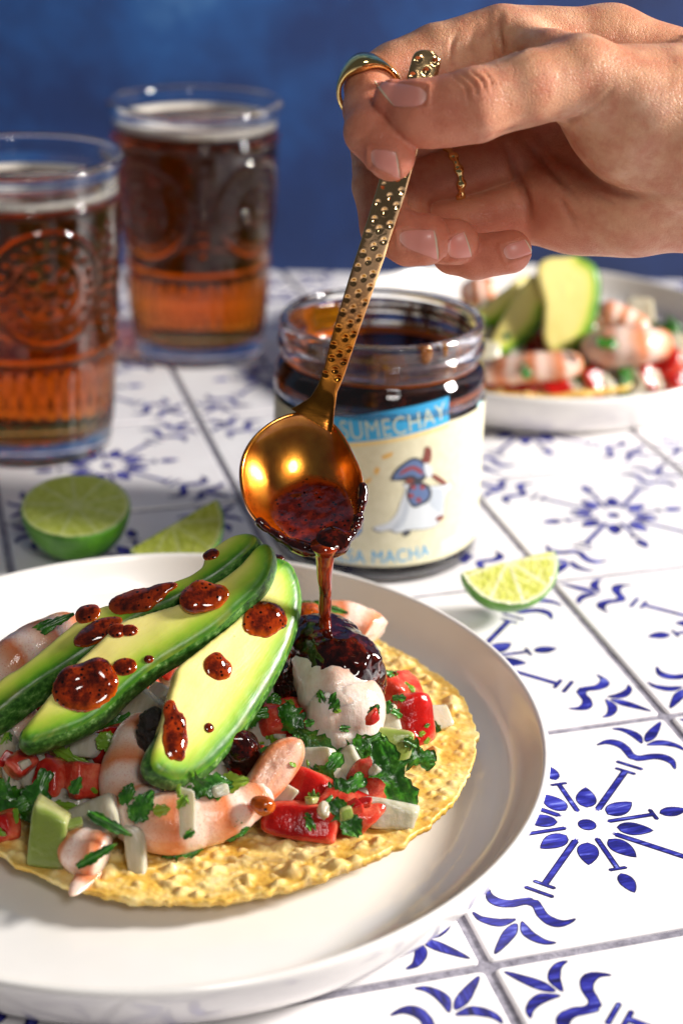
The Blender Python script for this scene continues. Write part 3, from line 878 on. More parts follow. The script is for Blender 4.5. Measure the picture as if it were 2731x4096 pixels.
sss(m_shr, .55, (.006, .0032, .002), .7)
m_shr.bump(m_shr.math('ADD', m_shr.noise(co, 350, 4, .65), m_shr.math('MULTIPLY', m_shr.noise(m_shr.scl(co, (1, 1, .3)), 700, 3), .6)), .30, .0010)

m_tom = NT('diced_tomato'); co = m_tom.coord()
sk = m_tom.attr('skin')
inner = m_tom.ramp(m_tom.noise(co, 210, 5, .65), [(.3, lin('#b3241a')), (.48, lin('#c9422e')), (.66, lin('#dc7458')), (.82, lin('#d98436'))])
skin = m_tom.ramp(m_tom.noise(co, 110, 3), [(.3, lin('#8f0f0e')), (.7, lin('#c01f17'))])
m_tom.p(Base_Color=m_tom.mix(sk, inner, skin), Roughness=.11)
sss(m_tom, .4, (.006, .0012, .0006), .7)
m_tom.bump(m_tom.noise(co, 420, 4, .6), .35, .0011)

m_oni = NT('diced_onion'); co = m_oni.coord()
m_oni.p(Base_Color=m_oni.ramp(m_oni.noise(m_oni.scl(co, (1, .25, 1)), 300, 4, .6), [(.3, lin('#ccc5a6')), (.55, lin('#e2dcc8')), (.75, lin('#f0ece0'))]), Roughness=.2)
sss(m_oni, .5, (.006, .005, .003), .8); m_oni.b.inputs['Transmission Weight'].default_value = .35; m_oni.b.inputs['IOR'].default_value = 1.38
m_oni.bump(m_oni.noise(co, 420, 3), .3, .0008)
m_cuc = NT('diced_cucumber'); co = m_cuc.coord()
m_cuc.p(Base_Color=m_cuc.mix(m_cuc.attr('skin'), m_cuc.ramp(m_cuc.noise(co, 200, 4), [(.3, lin('#b9b970')), (.7, lin('#d3d29a'))]), lin('#8fa24e')), Roughness=.2)
sss(m_cuc, .5, (.005, .006, .002), .8); m_cuc.b.inputs['Transmission Weight'].default_value = .35; m_cuc.b.inputs['IOR'].default_value = 1.38
m_cuc.bump(m_cuc.noise(co, 420, 3), .3, .0008)
m_cil = NT('cilantro_leaf'); co = m_cil.coord()
m_cil.p(Base_Color=m_cil.ramp(m_cil.noise(co, 260, 4, .6), [(.3, lin('#16400b')), (.5, lin('#2c6a14')), (.68, lin('#4f8f22')), (.82, lin('#86b84a'))]), Roughness=.3)
m_cil.b.inputs['Coat Weight'].default_value = .25
m_cil.bump(m_cil.noise(co, 500, 3), .5, .0008)
m_stem = NT('green_stem'); m_stem.p(Base_Color=lin('#6f9f24'), Roughness=.28); sss(m_stem, .3, (.003, .004, .001))

# ------------------------------------------------------------------ tostadas
TZ = .0125
def tostada(name, label, loc, R, seed, warp):
    r = np.random.default_rng(seed)
    nr, na = (150, 640) if 'foreground' in label else (80, 300)
    rr = np.linspace(.002, 1, nr) ** .85; an = np.linspace(0, 2 * np.pi, na, endpoint=False)
    Rr, An = np.meshgrid(rr, an, indexing='ij')
    edge = 1 + .010 * np.sin(An * 3 + 1.1) + .006 * np.sin(An * 7 + .4) + .012 * vnoise(np.stack([np.cos(An) * 9, np.sin(An) * 9, 0 * An], -1), 2.2, seed, 3) + .008 * vnoise(np.stack([np.cos(An) * 9, np.sin(An) * 9, 0 * An], -1), 7.0, seed + 2, 2)
    X = R * Rr * edge * np.cos(An); Y = R * Rr * edge * np.sin(An)
    P = np.stack([X, Y, 0 * X], -1)
    Z = warp(X / R, Y / R) + .0011 * vnoise(P, 70, seed, 3) + .0002 * vnoise(P, 260, seed + 5, 2)
    B = np.zeros_like(Z)
    for k in range(2600):
        a, q = r.uniform(0, 2 * np.pi), math.sqrt(r.uniform(.12, .99)) * R * .985
        bx, by = q * math.cos(a), q * math.sin(a)
        br = r.choice([.0011, .0015, .0019, .0025, .0034], p=[.50, .30, .13, .05, .02])
        d = np.hypot(X - bx, Y - by)
        sel = d < br
        h = np.clip(1 - (d[sel] / br) ** 2, 0, 1) ** 1.25
        Z[sel] += br * .40 * h * (1.15 if br > .002 else 1)
        B[sel] = np.maximum(B[sel], h)
    top = np.stack([X, Y, Z + .0011], -1).reshape(-1, 3)
    botz = warp(X / R, Y / R) + .0008 * vnoise(P, 90, seed + 9, 2)
    bot = np.stack([X, Y, np.minimum(botz - .0009, Z)], -1).reshape(-1, 3)
    i = np.arange(nr - 1)[:, None] * na; j = np.arange(na)[None]; k = (j + 1) % na
    F1 = np.stack([i + j, i + na + j, i + na + k, i + k], -1).reshape(-1, 4)
    n_ = nr * na
    F2 = F1[:, ::-1] + n_
    e = (nr - 1) * na
    jj = np.arange(na); kk = (jj + 1) % na
    F3 = np.stack([e + jj, n_ + e + jj, n_ + e + kk, e + kk], -1)
    o = mesh_obj(name, np.concatenate([top, bot]), np.concatenate([F1, F2, F3]), m_tort, attrs={'blister': np.concatenate([B.ravel(), B.ravel()])})
    o.location = loc
    return tag(o, label, 'tostada', 'fried corn tostadas')
tostada('tostada', 'large golden blistered corn tostada on the foreground plate', (-.0430, .4425, TZ), .0888, 11,
        lambda x, y: .0018 * np.cos(3 * x) * y + .0055 * np.clip(-y - .25, 0, 1) ** 1.2 + .003 * np.clip(x - .3, 0, 1))
tostada('tostada', 'blurred golden tostada under ceviche on the background plate', (.112, .864, .0105), .088, 12,
        lambda x, y: .003 * np.cos(2.5 * x + 1) * y + .004 * np.clip(-y, 0, 1))

# ------------------------------------------------------------------ generic bits
def P3(u, v, z=None, y=None): return at(u, v, z=z, y=y)
def plane3(a, b, c_):
    n = (b - a).cross(c_ - a).normalized()
    if n.dot(Vector((0, -.91, .42))) < 0: n = -n
    return a, n
def hit(u, v, p0, n):
    r = _fw + _rt * ((u - IMG_W / 2) / FPX) + _up * ((IMG_H / 2 - v) / FPX)
    o = Vector((0, 0, CAM_H))
    return o + r * ((p0 - o).dot(n) / r.dot(n))

def avocado(name, label, group, outline, peel, plane, thick, h=.00075, bulge=.0045, esc=1.0):
    """outline: photo outline of the flat cut face; peel: the skin side of that outline; both lie in 'plane'."""
    p0, n = plane
    W = [hit(u, v, p0, n) for u, v in outline]
    c0 = sum(W, Vector()) / len(W)
    x, y, z = frame(n, W[len(W) // 2] - W[0])
    to2 = lambda w: ((w - c0).dot(x), (w - c0).dot(y))
    O2 = closedline([to2(w) for w in W], 3).astype(np.float32)
    L2 = smoothline([to2(hit(u, v, p0, n)) for u, v in peel], 3).astype(np.float32)
    lo = np.append(O2.min(0) - .008, -thick - .003); hi = np.append(O2.max(0) + .008, .003)
    def fn(P):
        d2 = sd_poly(P[..., :2], O2)
        zz = -P[..., 2] / thick
        # peel side bulges outwards below the face, the other side tucks in
        near = np.clip(1 - sd_line(P[..., :2], L2) / .012, 0, 1)
        bl_ = near * bulge * np.sin(np.clip(zz, 0, 1) * np.pi * .85) - (1 - near) * .25 * thick * np.clip(zz, 0, 1) * .5
        d = d2 - bl_
        slab = np.abs(P[..., 2] + thick / 2) - thick / 2
        return smax(d, slab, .0013)
    V, F = nets(fn, lo, hi, h, 1.3, 6)
    V32 = V.astype(np.float32)
    V = V + np.stack([vnoise(V32, 260, 4, 3), vnoise(V32, 260, 5, 3), vnoise(V32, 200, 6, 2)], -1) * .00013
    dl = sd_line(V32[:, :2], L2); inside = -sd_poly(V32[:, :2], O2)
    side = np.clip((-V32[:, 2] - .0007) / .0009, 0, 1) * np.clip(1 - (inside - .0012) / .002, 0, 1)
    side = np.where(V32[:, 2] < -thick * .9, 1, side)
    nearp = np.clip(1 - (dl - .010) / .006, 0, 1)
    ed = np.where(V32[:, 2] > -.002, dl, np.maximum(dl, 0))
    o = mesh_obj(name, V, F, m_avo, attrs={'edge': ed * esc, 'peel': side * nearp})
    o.matrix_world = Matrix.Translation(c0) @ Matrix((x, y, z)).transposed().to_4x4()
    tag(o, label, 'avocado', group)
    return o, (p0, n)

def R4(pts): return [(u / 1.12, 2050 + v / 1.12) for u, v in pts]
GA = 'avocado slices fanned over the foreground tostada'
pl3 = plane3(P3(679, 3095, z=.040), P3(1152, 2248, z=.074), P3(1116, 2630, z=.0545))
pl2 = plane3(P3(94, 2943, z=.044), P3(1085, 2220, z=.081), P3(741, 2568, z=.0625))
pl1 = plane3(P3(0, 2750, z=.050), P3(1000, 2140, z=.085), P3(857, 2291, z=.077))
peel3 = [(720, 1145), (780, 1172), (850, 1165), (930, 1118), (1000, 1045), (1080, 950), (1150, 840), (1210, 740), (1258, 650), (1295, 560), (1318, 490), (1332, 420), (1336, 350), (1322, 290), (1298, 238), (1262, 222)]
out3 = [(697, 1105), (705, 1130)] + peel3 + [(1230, 232), (1190, 300), (1140, 380), (1060, 480), (960, 560), (860, 640), (800, 690), (785, 745), (755, 840), (730, 930), (705, 1040)]
peel2 = [(118, 1018), (200, 1000), (350, 945), (470, 870), (560, 780), (700, 668), (830, 590), (960, 508), (1060, 420), (1135, 350), (1190, 275), (1212, 200), (1200, 150)]
out2 = [(105, 985)] + peel2 + [(1160, 150), (1080, 230), (1000, 290), (900, 350), (800, 405), (700, 436), (620, 462), (530, 492), (450, 570), (370, 640), (300, 712), (240, 790), (180, 870), (125, 950)]
peel1 = [(-180, 1010), (-90, 930), (0, 868), (150, 755), (300, 662), (420, 580), (520, 505), (640, 440), (760, 385), (850, 335), (960, 272), (1060, 195), (1128, 128), (1130, 100)]
out1 = [(-215, 985)] + peel1 + [(1090, 92), (1030, 106), (960, 150), (925, 172), (915, 205), (905, 240), (850, 280), (790, 302), (720, 332), (600, 372), (500, 406), (440, 424), (330, 492), (200, 602), (100, 682), (0, 745), (-110, 860), (-200, 945)]
a3, _ = avocado('avocado_slice', 'frontmost avocado slice of the fan, with round red salsa drop', GA, R4(out3), R4(peel3), pl3, .0090)
a2, _ = avocado('avocado_slice', 'middle avocado slice of the fan with wide textured green peel edge', GA, R4(out2), R4(peel2), pl2, .0120, bulge=.0030)
a1, _ = avocado('avocado_slice', 'rearmost avocado slice of the fan running off the left edge', GA, R4(out1), R4(peel1), pl1, .0115, bulge=.0030)

def superq(n=10):
    """Unit cube sphere grid: verts on [-1,1] cube faces."""
    bm = bmesh.new(); bmesh.ops.create_cube(bm, size=2.0)
    bmesh.ops.subdivide_edges(bm, edges=bm.edges[:], cuts=n - 1, use_grid_fill=True)
    V = np.array([v_.co[:] for v_ in bm.verts]); F = np.array([[v_.index for v_ in f_.verts] for f_ in bm.faces])
    bm.free(); return V, F
SQV, SQF = superq(11)
def chunk(name, label, cat, group, mat, c_, size, rot, seed, e=5.0, noise=.16, curve=0.0, attr='skin'):
    """Irregular rounded dice; one side carries 'skin'."""
    r = np.random.default_rng(seed)
    d = SQV / np.linalg.norm(SQV, axis=1, keepdims=True)
    nrm = np.concatenate([np.eye(3), -np.eye(3), r.normal(size=(3, 3)) * .8]) + r.normal(size=(9, 3)) * .13
    nrm /= np.linalg.norm(nrm, axis=1, keepdims=True)
    hh = np.concatenate([r.uniform(.88, 1.08, 6), r.uniform(1.0, 1.35, 3)])
    pw = 4.0 + 1.6 * e
    rad_ = np.sum(np.maximum(d @ nrm.T, 0) ** pw / hh ** pw, 1) ** (-1 / pw)
    V = d * rad_[:, None]
    V = V * (1 + noise * .45 * vnoise(V + seed * 3.1, 1.3, seed, 3))[:, None]
    V[:, 2] += curve * (V[:, 0] ** 2)
    sk = np.clip((d[:, 2] - .45) / .25, 0, 1)
    V = V * np.asarray(size) / 2
    o = mesh_obj(name, V, SQF, mat, attrs={attr: sk})
    o.location = c_; o.rotation_euler = rot
    return tag(o, label, cat, group)

def leaf_mesh(L, W, seed, curl=.5, lobes=True):
    r = np.random.default_rng(seed)
    n, m_ = 26, 9
    t = np.linspace(0, 1, n); s_ = np.linspace(-1, 1, m_)
    w = np.sin(np.pi * np.clip(t * .92 + .05, 0, 1) ** .75) ** .7
    if not lobes: w = w * (1 + .10 * np.cos(t * 14 * np.pi) + .14 * np.sin(t * 5 * np.pi + r.uniform(0, 6)))
    if lobes: w = w * (1 + .32 * np.cos(t * 6 * np.pi + r.uniform(0, 6)) * (t > .15)) * (1 + .12 * np.cos(t * 22 * np.pi))
    X = (t[:, None] + .10 * np.abs(s_)[None] * np.sin(t * 9)[:, None] * lobes) * L - L / 2
    Y = w[:, None] * s_[None] * W / 2
    k1 = curl * r.uniform(.6, 1.4); k2 = curl * r.uniform(-1, 1)
    Z = -k1 * (X / L) ** 2 * L * .7 + k2 * Y * Y / max(W, 1e-6) * 1.6 + .055 * W * np.sin(X / L * 9 + r.uniform(0, 6)) * np.abs(s_)[None] + .0004 * np.sin(Y * 4000)
    V = np.stack([X, Y, Z], -1).reshape(-1, 3)
    F = []
    for i in range(n - 1):
        for j in range(m_ - 1): F.append((i * m_ + j, (i + 1) * m_ + j, (i + 1) * m_ + j + 1, i * m_ + j + 1))
    nv = len(V)
    V = np.concatenate([V, V - np.array([0, 0, .00014])])
    F2 = [tuple(q + nv for q in f_[::-1]) for f_ in F]
    rim = [i * m_ for i in range(n)] + [(n - 1) * m_ + j for j in range(1, m_)] + [i * m_ + m_ - 1 for i in range(n - 2, -1, -1)] + [j for j in range(m_ - 2, 0, -1)]
    F3 = [(rim[i], rim[(i + 1) % len(rim)], rim[(i + 1) % len(rim)] + nv, rim[i] + nv) for i in range(len(rim))]
    return V, F + F2 + F3
def facing(n, ang):
    """Rotation that lays a piece's z along n, turned by ang."""
    x, y, z = frame(n, (1, 0, 0))
    M = Matrix((x, y, z)).transposed() @ Matrix.Rotation(ang, 3, 'Z')
    return M.to_euler()
TOCAM = Vector((0, -.86, .50))
def cilantro(label, u, v, z, L, W, ang, seed, n=None, curl=.5, lobes=True, mat=None, group='chopped cilantro leaves'):
    V, F = leaf_mesh(L, W, seed, curl, lobes)
    o = mesh_obj('cilantro_leaf' if mat is None else 'green_stem_piece', V, F, mat or m_cil)
    o.location = P3(u, v, z=z); o.rotation_euler = facing(n or (TOCAM + Vector((0, 0, .5))), ang)
    return tag(o, label, 'cilantro' if mat is None else 'herb stem', group)

def shrimp(label, pts, radii, seed, bands=5.0, back=(0, -.3, 1), flat=.92, lump=.06, group='cooked shrimp on the foreground tostada', name='shrimp', backoff=0.0, crumb=0.0):
    path = smoothline(np.array([tuple(p) for p in pts]), 9)
    n = len(path)
    R = np.interp(np.linspace(0, 1, n), np.linspace(0, 1, len(radii)), radii)
    t = np.linspace(0, 1, n)
    endr = np.clip(np.minimum(t, 1 - t) * n / 5.0, 0, 1); R = R * np.sqrt(np.clip(1 - (1 - endr) ** 2, 0.02, 1))
    seg_ = 1 + .07 * np.abs(np.sin(t * bands * np.pi)) ** .7 - .05
    V, F = tube(path, R * seg_, 34, True, flat)
    T = np.repeat(t, 34)
    ctr = np.repeat(path, 34, 0); dn = V - ctr; dn /= np.linalg.norm(dn, axis=1, keepdims=True) + 1e-9
    nz = vnoise(V + seed, 190, seed, 3)
    V = V + dn * (nz * lump * np.repeat(R, 34))[:, None]
    if crumb:
        ce = np.clip((T - .78) / .22, 0, 1)
        V = V + dn * (vnoise(V, 420, seed + 3, 2) * crumb * ce)[:, None]
    bk = np.clip(.5 + .75 * (dn @ np.asarray(back, float)) / np.linalg.norm(back) + backoff - .9 * np.clip((T - .86) / .1, 0, 1) * (crumb > 0), 0, 1)
    o = mesh_obj(name, V, F, m_shr, attrs={'along': T * bands, 'back': bk})
    return tag(o, label, 'shrimp', group)

def blob(name, label, cat, group, mat, center, parts, h=.0006, noise=.0007, nscale=300, seed=0, k=.003, thin_h=None, base=None):
    """Lumpy liquid from ellipsoids (offset, radii) around center; axes optional via base matrix (columns x,y,z)."""
    M = base or Matrix.Identity(3)
    lo = np.min([np.array(o) - np.array(r) for o, r in parts], 0) - .003
    hi = np.max([np.array(o) + np.array(r) for o, r in parts], 0) + .003
    def fn(P):
        d = None
        for o, r in parts:
            e = sd_ell(P, o, r)
            d = e if d is None else smin(d, e, k)
        return d + noise * vnoise(P, nscale, seed, 3)
    V, F = nets(fn, lo, hi, h)
    z = V[:, 2]; zr = (z - z.min()) / (np.ptp(z) + 1e-9)
    top = hi[2] - .003
    thin = np.zeros(len(V)) if (thin_h or 0) < 0 else np.clip(1 - V[:, 2] / (thin_h or max(top, 1e-4)), 0, 1)
    o = mesh_obj(name, V, F, mat, attrs={'thin': thin})
    o.matrix_world = Matrix.Translation(center) @ M.to_4x4()
    return tag(o, label, cat, group)

# ------------------------------------------------------------------ shrimp on the foreground tostada
def C3(x, y): return (450 + x / 1.7422, 2850 + y / 1.7422)
def C4(x, y): return (1050 + x / 2.0907, 2350 + y / 2.0907)
def C2(x, y): return (x / 1.96, 2850 + y / 1.96)
def C1(x, y): return (x / 1.7422, 2350 + y / 1.7422)
def R5(x, y): return (900 + x / 1.4255, 2300 + y / 1.4255)
def PP(f, x, y, z): return P3(*f(x, y), z=z)
shrimp('curled pink shrimp lying in front below the frontmost avocado slice',
       [PP(C3, 300, 60, .036), PP(C3, 190, 190, .034), PP(C3, 125, 340, .031), PP(C3, 105, 500, .0275), PP(C3, 150, 660, .024), PP(C3, 280, 755, .0235), PP(C3, 470, 765, .0235), PP(C3, 680, 720, .024), PP(C3, 860, 660, .025), PP(C3, 1000, 575, .027), PP(C3, 1090, 500, .029)],
       [.0065, .0078, .0082, .0086, .0092, .0095, .0095, .0088, .0078, .0058, .004], 3, 6.0, back=(0, -.9, .2), backoff=.15, lump=.03)
pw_ = [PP(C3, 1000, 560, .0290), PP(C3, 1300, 200, .0400), PP(C3, 1150, 520, .0295)]
tail_plane = plane3(*pw_)
def petal(name, label, cat, group, outline, plane, thick, mat, h=.0006, dome=.0014):
    """Flattish piece of flesh: traced outline laid in a plane, domed and rounded."""
    p0, n = plane
    W = [hit(u, v, p0, n) for u, v in outline]; c0 = sum(W, Vector()) / len(W)
    x, y, z = frame(n, W[len(W) // 2] - W[0])
    O2 = closedline([((w - c0).dot(x), (w - c0).dot(y)) for w in W], 3).astype(np.float32)
    lo = np.append(O2.min(0) - .004, -thick - .002); hi = np.append(O2.max(0) + .004, dome + .004)
    def fn(P):
        d = sd_poly(P[..., :2], O2)
        top = P[..., 2] - dome * np.clip(-d / .006, 0, 1) ** .6
        return smax(d, smax(top, -P[..., 2] - thick, .001), .0022)
    V, F = nets(fn, lo, hi, h, 1.6, 6)
    V32 = V.astype(np.float32); ins = -sd_poly(V32[:, :2], O2)
    V = V + vnoise(V32, 240, 6, 3)[:, None] * np.array([0, 0, .0006]) + vnoise(V32 * np.array([.3, 2, 1], np.float32), 300, 9, 2)[:, None] * np.array([0, 0, .0005])
    al = (V[:, 0] - V[:, 0].min()) / np.ptp(V[:, 0])
    o = mesh_obj(name, V, F, mat, attrs={'along': .30 + .25 * np.clip(1 - ins / .002, 0, 1) + .05 * np.sin(al * 9), 'back': np.clip(.55 + .6 * np.clip(1 - ins / .0025, 0, 1) + .5 * vnoise(V32, 160, 3, 2), 0, 1)})
    o.matrix_world = Matrix.Translation(c0) @ Matrix((x, y, z)).transposed().to_4x4()
    return tag(o, label, cat, group)
petal('shrimp', 'flat peach coloured shrimp tail end beside the dark chile chunk', 'shrimp', 'cooked shrimp on the foreground tostada',
      [C3(*q) for q in ((930, 590), (925, 500), (990, 400), (1060, 290), (1130, 215), (1230, 172), (1325, 185), (1352, 270), (1330, 360), (1270, 460), (1190, 560), (1110, 630), (1010, 650))], tail_plane, .0065, m_shr)
shrimp('thick white shrimp end rolled under the poured salsa',
       [PP(C4, 380, 420, .042), PP(C4, 470, 560, .043), PP(C4, 590, 760, .041), PP(C4, 660, 940, .037), PP(C4, 700, 1080, .033)], [.0085, .0110, .0128, .0132, .0118], 5, 4.0, back=(.75, .3, .65), backoff=-.42, lump=.10, crumb=.0008)
shrimp('curled pale shrimp with crumbly white end behind the salsa stream',
       [PP(C4, 180, 330, .026), PP(C4, 330, 290, .029), PP(C4, 560, 270, .030), PP(C4, 760, 300, .029), PP(C4, 900, 360, .027), PP(C4, 960, 400, .026)], [.005, .0072, .0078, .0078, .0074, .0058], 13, 3.0, back=(-.3, -.2, 1), backoff=.0, lump=.08, crumb=.0022)
shrimp('pink speckled shrimp showing behind the rearmost avocado slice at left',
       [PP(C1, -140, 640, .040), PP(C1, 20, 560, .044), PP(C1, 200, 430, .047), PP(C1, 380, 330, .046), PP(C1, 520, 240, .044)], [.006, .0078, .0080, .0074, .005], 21, 4.0, back=(-.3, 0, 1), backoff=.35, lump=.05)
shrimp('pale pink shrimp piece at the left edge below the avocado',
       [PP(C1, -120, 1120, .022), PP(C1, 0, 1060, .027), PP(C1, 110, 990, .030), PP(C1, 240, 900, .030)], [.006, .008, .0085, .006], 24, 3.0, back=(-.2, -.5, .6), backoff=.1, lump=.06)
shrimp('small torn shrimp piece at the front edge of the tostada',
       [PP(C2, 540, 1010, .0195), PP(C2, 640, 1080, .0195), PP(C2, 760, 1120, .0195), PP(C2, 850, 1150, .019)], [.0052, .0075, .0078, .0058], 27, 2.0, back=(0, -.8, .5), backoff=.25, lump=.09, crumb=.001)
o = shrimp('thin orange shrimp shred hanging over the tostada edge',
       [PP(C2, 740, 1200, .0175), PP(C2, 690, 1280, .0165), PP(C2, 620, 1360, .0168), PP(C2, 560, 1440, .0172)], [.0035, .0036, .0026, .0012], 29, 1.0, back=(0, -.8, .5), backoff=.6, lump=.16, flat=.5)
SB = PP(C4, 700, 1060, .0335)
sb = lambda x, y, z: tuple(PP(C4, x, y, z) - SB)
o = blob('shrimp_end', None, None, None, m_shr, SB, [(sb(700, 1030, .0350), (.0125, .0095, .0120)), (sb(560, 1060, .0345), (.0075, .0085, .0110)), (sb(860, 1030, .0340), (.0065, .0080, .0115)), (sb(640, 1230, .0290), (.0085, .0070, .0065)), (sb(800, 1190, .0300), (.0080, .0070, .0070)), (sb(480, 1180, .0310), (.0050, .0050, .0060)), (sb(585, 1300, .0275), (.0030, .0030, .0045))], h=.00055, noise=.0004, nscale=200, seed=51, k=.0009)
_q = np.empty(len(o.data.vertices) * 3); o.data.vertices.foreach_get('co', _q); _q = _q.reshape(-1, 3)
_bk = np.clip((_q @ np.array([.62, .1, .55]) - .0075) / .006, 0, 1) * .6 + np.clip(vnoise(_q, 120, 5, 3) - .15, 0, 1) * .2
for _n, _v in (('along', .45 + 8 * _q[:, 0]), ('back', np.clip(_bk, 0, 1))): o.data.attributes.new(_n, 'FLOAT', 'POINT').data.foreach_set('value', _v.astype(np.float32))
WSH = [q for q in bpy.data.objects if q.get('label', '').startswith('thick white shrimp')][0]
o.parent = WSH
# ------------------------------------------------------------------ tomato, onion, cucumber pieces
GT, GO = 'diced tomato pieces on the foreground tostada', 'diced onion pieces on the foreground tostada'
def tom(label, f, x, y, z, s_, n, ang, seed, e=3.2):
    e = .5 * e - .3
    return chunk('tomato_piece', label, 'tomato', GT, m_tom, PP(f, x, y, z), s_, facing(n, ang), seed, e, .32)
def oni(label, f, x, y, z, s_, n, ang, seed, e=6, curve=.0, mat=None): return chunk('onion_piece' if mat is None else 'cucumber_piece', label, 'onion' if mat is None else 'cucumber', GO, mat or m_oni, PP(f, x, y, z), s_, facing(n, ang), seed, e, .12, curve)
L_ = Vector
tom('dark pink seedy tomato chunk left of the white shrimp end', R5, 310, 850, .029, (.014, .013, .012), L_((-.3, .6, .2)), .3, 2)
tom('large glossy red tomato piece right of the white shrimp end', R5, 1065, 835, .024, (.0155, .0165, .012), L_((.35, -.7, .5)), .2, 4, 2.8)
tom('pale pink tomato wedge behind the large glossy red tomato piece', R5, 985, 665, .022, (.014, .012, .011), L_((-.4, .4, .3)), .9, 6)
tom('orange red tomato dice draped by the big cilantro leaf', R5, 835, 1170, .0235, (.0130, .0155, .012), L_((.7, .6, -.2)), .4, 8)
tom('bright red tomato dice above the lowest long tomato piece', R5, 480, 1235, .0225, (.0150, .0120, .012), L_((-.2, -.7, .6)), -.3, 10, 3)
tom('long red tomato piece lowest on the front of the tostada', R5, 450, 1405, .0195, (.0245, .0120, .012), L_((-.1, -.75, .5)), -.12, 12, 2.6)
tom('pink tomato dice with green sprig right of the long tomato piece', R5, 680, 1345, .0205, (.0165, .0125, .0125), L_((.3, .6, .3)), .05, 14, 5)
tom('dark red half of the tomato pair under the middle avocado slice', C2, 425, 515, .026, (.0095, .0125, .011), L_((-.6, -.6, .4)), .1, 16, 4)
tom('salmon coloured half of the tomato pair under the middle avocado slice', C2, 640, 530, .026, (.0125, .0125, .012), L_((.7, .4, -.3)), .05, 18, 5)
tom('small dark red tomato sliver at the right of the tomato pair', C2, 815, 540, .025, (.006, .0105, .010), L_((.8, -.3, .4)), .1, 20)
tom('dark red tomato piece in shadow between avocado and black chile crumbs', C2, 900, 270, .029, (.0150, .0150, .010), L_((-.3, -.7, .5)), .6, 22, 3)
tom('small orange tomato piece at the left edge near the cilantro', C2, 20, 900, .0195, (.010, .0095, .009), L_((-.3, -.7, .5)), .3, 24)
tom('brownish tomato piece at the left beside pale onion strip', C2, 170, 400, .028, (.008, .012, .010), L_((.5, .5, .2)), .4, 26)
tom('tiny red tomato corner under the large glossy red piece', R5, 1005, 930, .021, (.008, .006, .008), L_((.3, -.7, .5)), .4, 28)
oni('upright white onion slip between shrimp end and red tomato', R5, 925, 855, .0255, (.0075, .0135, .008), L_((.3, -.8, .4)), .1, 31)
oni('translucent greenish onion dice below the white shrimp end', R5, 935, 1005, .0240, (.0130, .0140, .008), L_((.2, -.8, .5)), .05, 33, 7, .15, m_cuc)
oni('white onion chip at the far right of the pile on tostada', R5, 1205, 815, .019, (.0070, .0085, .006), L_((.2, -.5, .8)), .5, 35)
oni('wide white onion piece low at the right below the big cilantro leaf', R5, 945, 1365, .0190, (.0165, .0090, .010), L_((.1, -.8, .5)), -.02, 37, 8)
oni('white onion dice behind the orange red tomato dice', R5, 690, 1110, .0235, (.0105, .0115, .008), L_((-.2, -.8, .5)), .5, 39)
oni('pale yellow onion curl beside the peach shrimp tail', R5, 535, 1095, .0250, (.0100, .0110, .005), L_((-.3, -.7, .5)), .2, 41, 4, .35)
oni('thin pale onion wedge between tomato dice in front', R5, 620, 1165, .0235, (.0060, .0105, .006), L_((.3, -.7, .5)), .5, 43)
oni('pinkish white onion chip touching the shrimp tail and red tomato', R5, 315, 1275, .0225, (.0075, .0105, .006), L_((-.2, -.8, .5)), -.6, 45)
oni('small white onion stick below the orange red tomato dice', R5, 790, 1290, .0215, (.0032, .0085, .004), L_((.1, -.8, .5)), .15, 47)
oni('pale green cucumber block standing at the front left of the pile', C2, 395, 985, .0215, (.0115, .0185, .010), L_((-.1, -.9, .4)), -.03, 49, 8, 0, m_cuc)
oni('chunky white onion piece with a cilantro strip on top', C2, 760, 865, .0235, (.0155, .0125, .012), L_((-.2, -.6, .7)), .35, 51, 4)
oni('pointed white onion sliver leaning at the front of the tostada', C2, 1065, 1120, .0195, (.0058, .0165, .004), L_((-.1, -.9, .4)), .06, 53, 2.2)
oni('pale onion dice right under the middle avocado slice tip', C2, 690, 250, .0300, (.0120, .0080, .007), L_((0, -.8, .5)), -.1, 55)
oni('cream onion slice under the tomato pair', C2, 520, 690, .0215, (.0150, .0070, .008), L_((0, -.8, .5)), -.25, 57, 4)
oni('long pale onion strip standing at the left edge', C2, 95, 360, .0270, (.0060, .0200, .004), L_((-.2, -.9, .4)), .32, 59, 5)
oni('grey onion piece in shadow right of the left edge strip', C2, 260, 440, .0260, (.0080, .0130, .006), L_((.2, -.9, .4)), .2, 61, 5)
oni('translucent onion piece under the tip of the frontmost avocado slice', C3, 620, 400, .0300, (.0130, .0080, .007), L_((0, -.8, .5)), .1, 63, 4)
oni('small white onion cube on the front shrimp', C3, 510, 495, .0335, (.0062, .0050, .005), L_((0, -.8, .5)), .5, 65)
oni('white onion matchstick lying down the front shrimp', C3, 525, 690, .0330, (.0042, .0135, .0028), L_((0, -.9, .35)), .05, 67, 7)
oni('glassy onion scrap between avocado tip and dark chile piece', C3, 740, 300, .0330, (.0060, .0070, .005), L_((0, -.8, .5)), .3, 69)
oni('shadowed onion dice left of the white shrimp end', C4, 60, 920, .0300, (.0080, .0080, .006), L_((0, -.8, .5)), .3, 71)

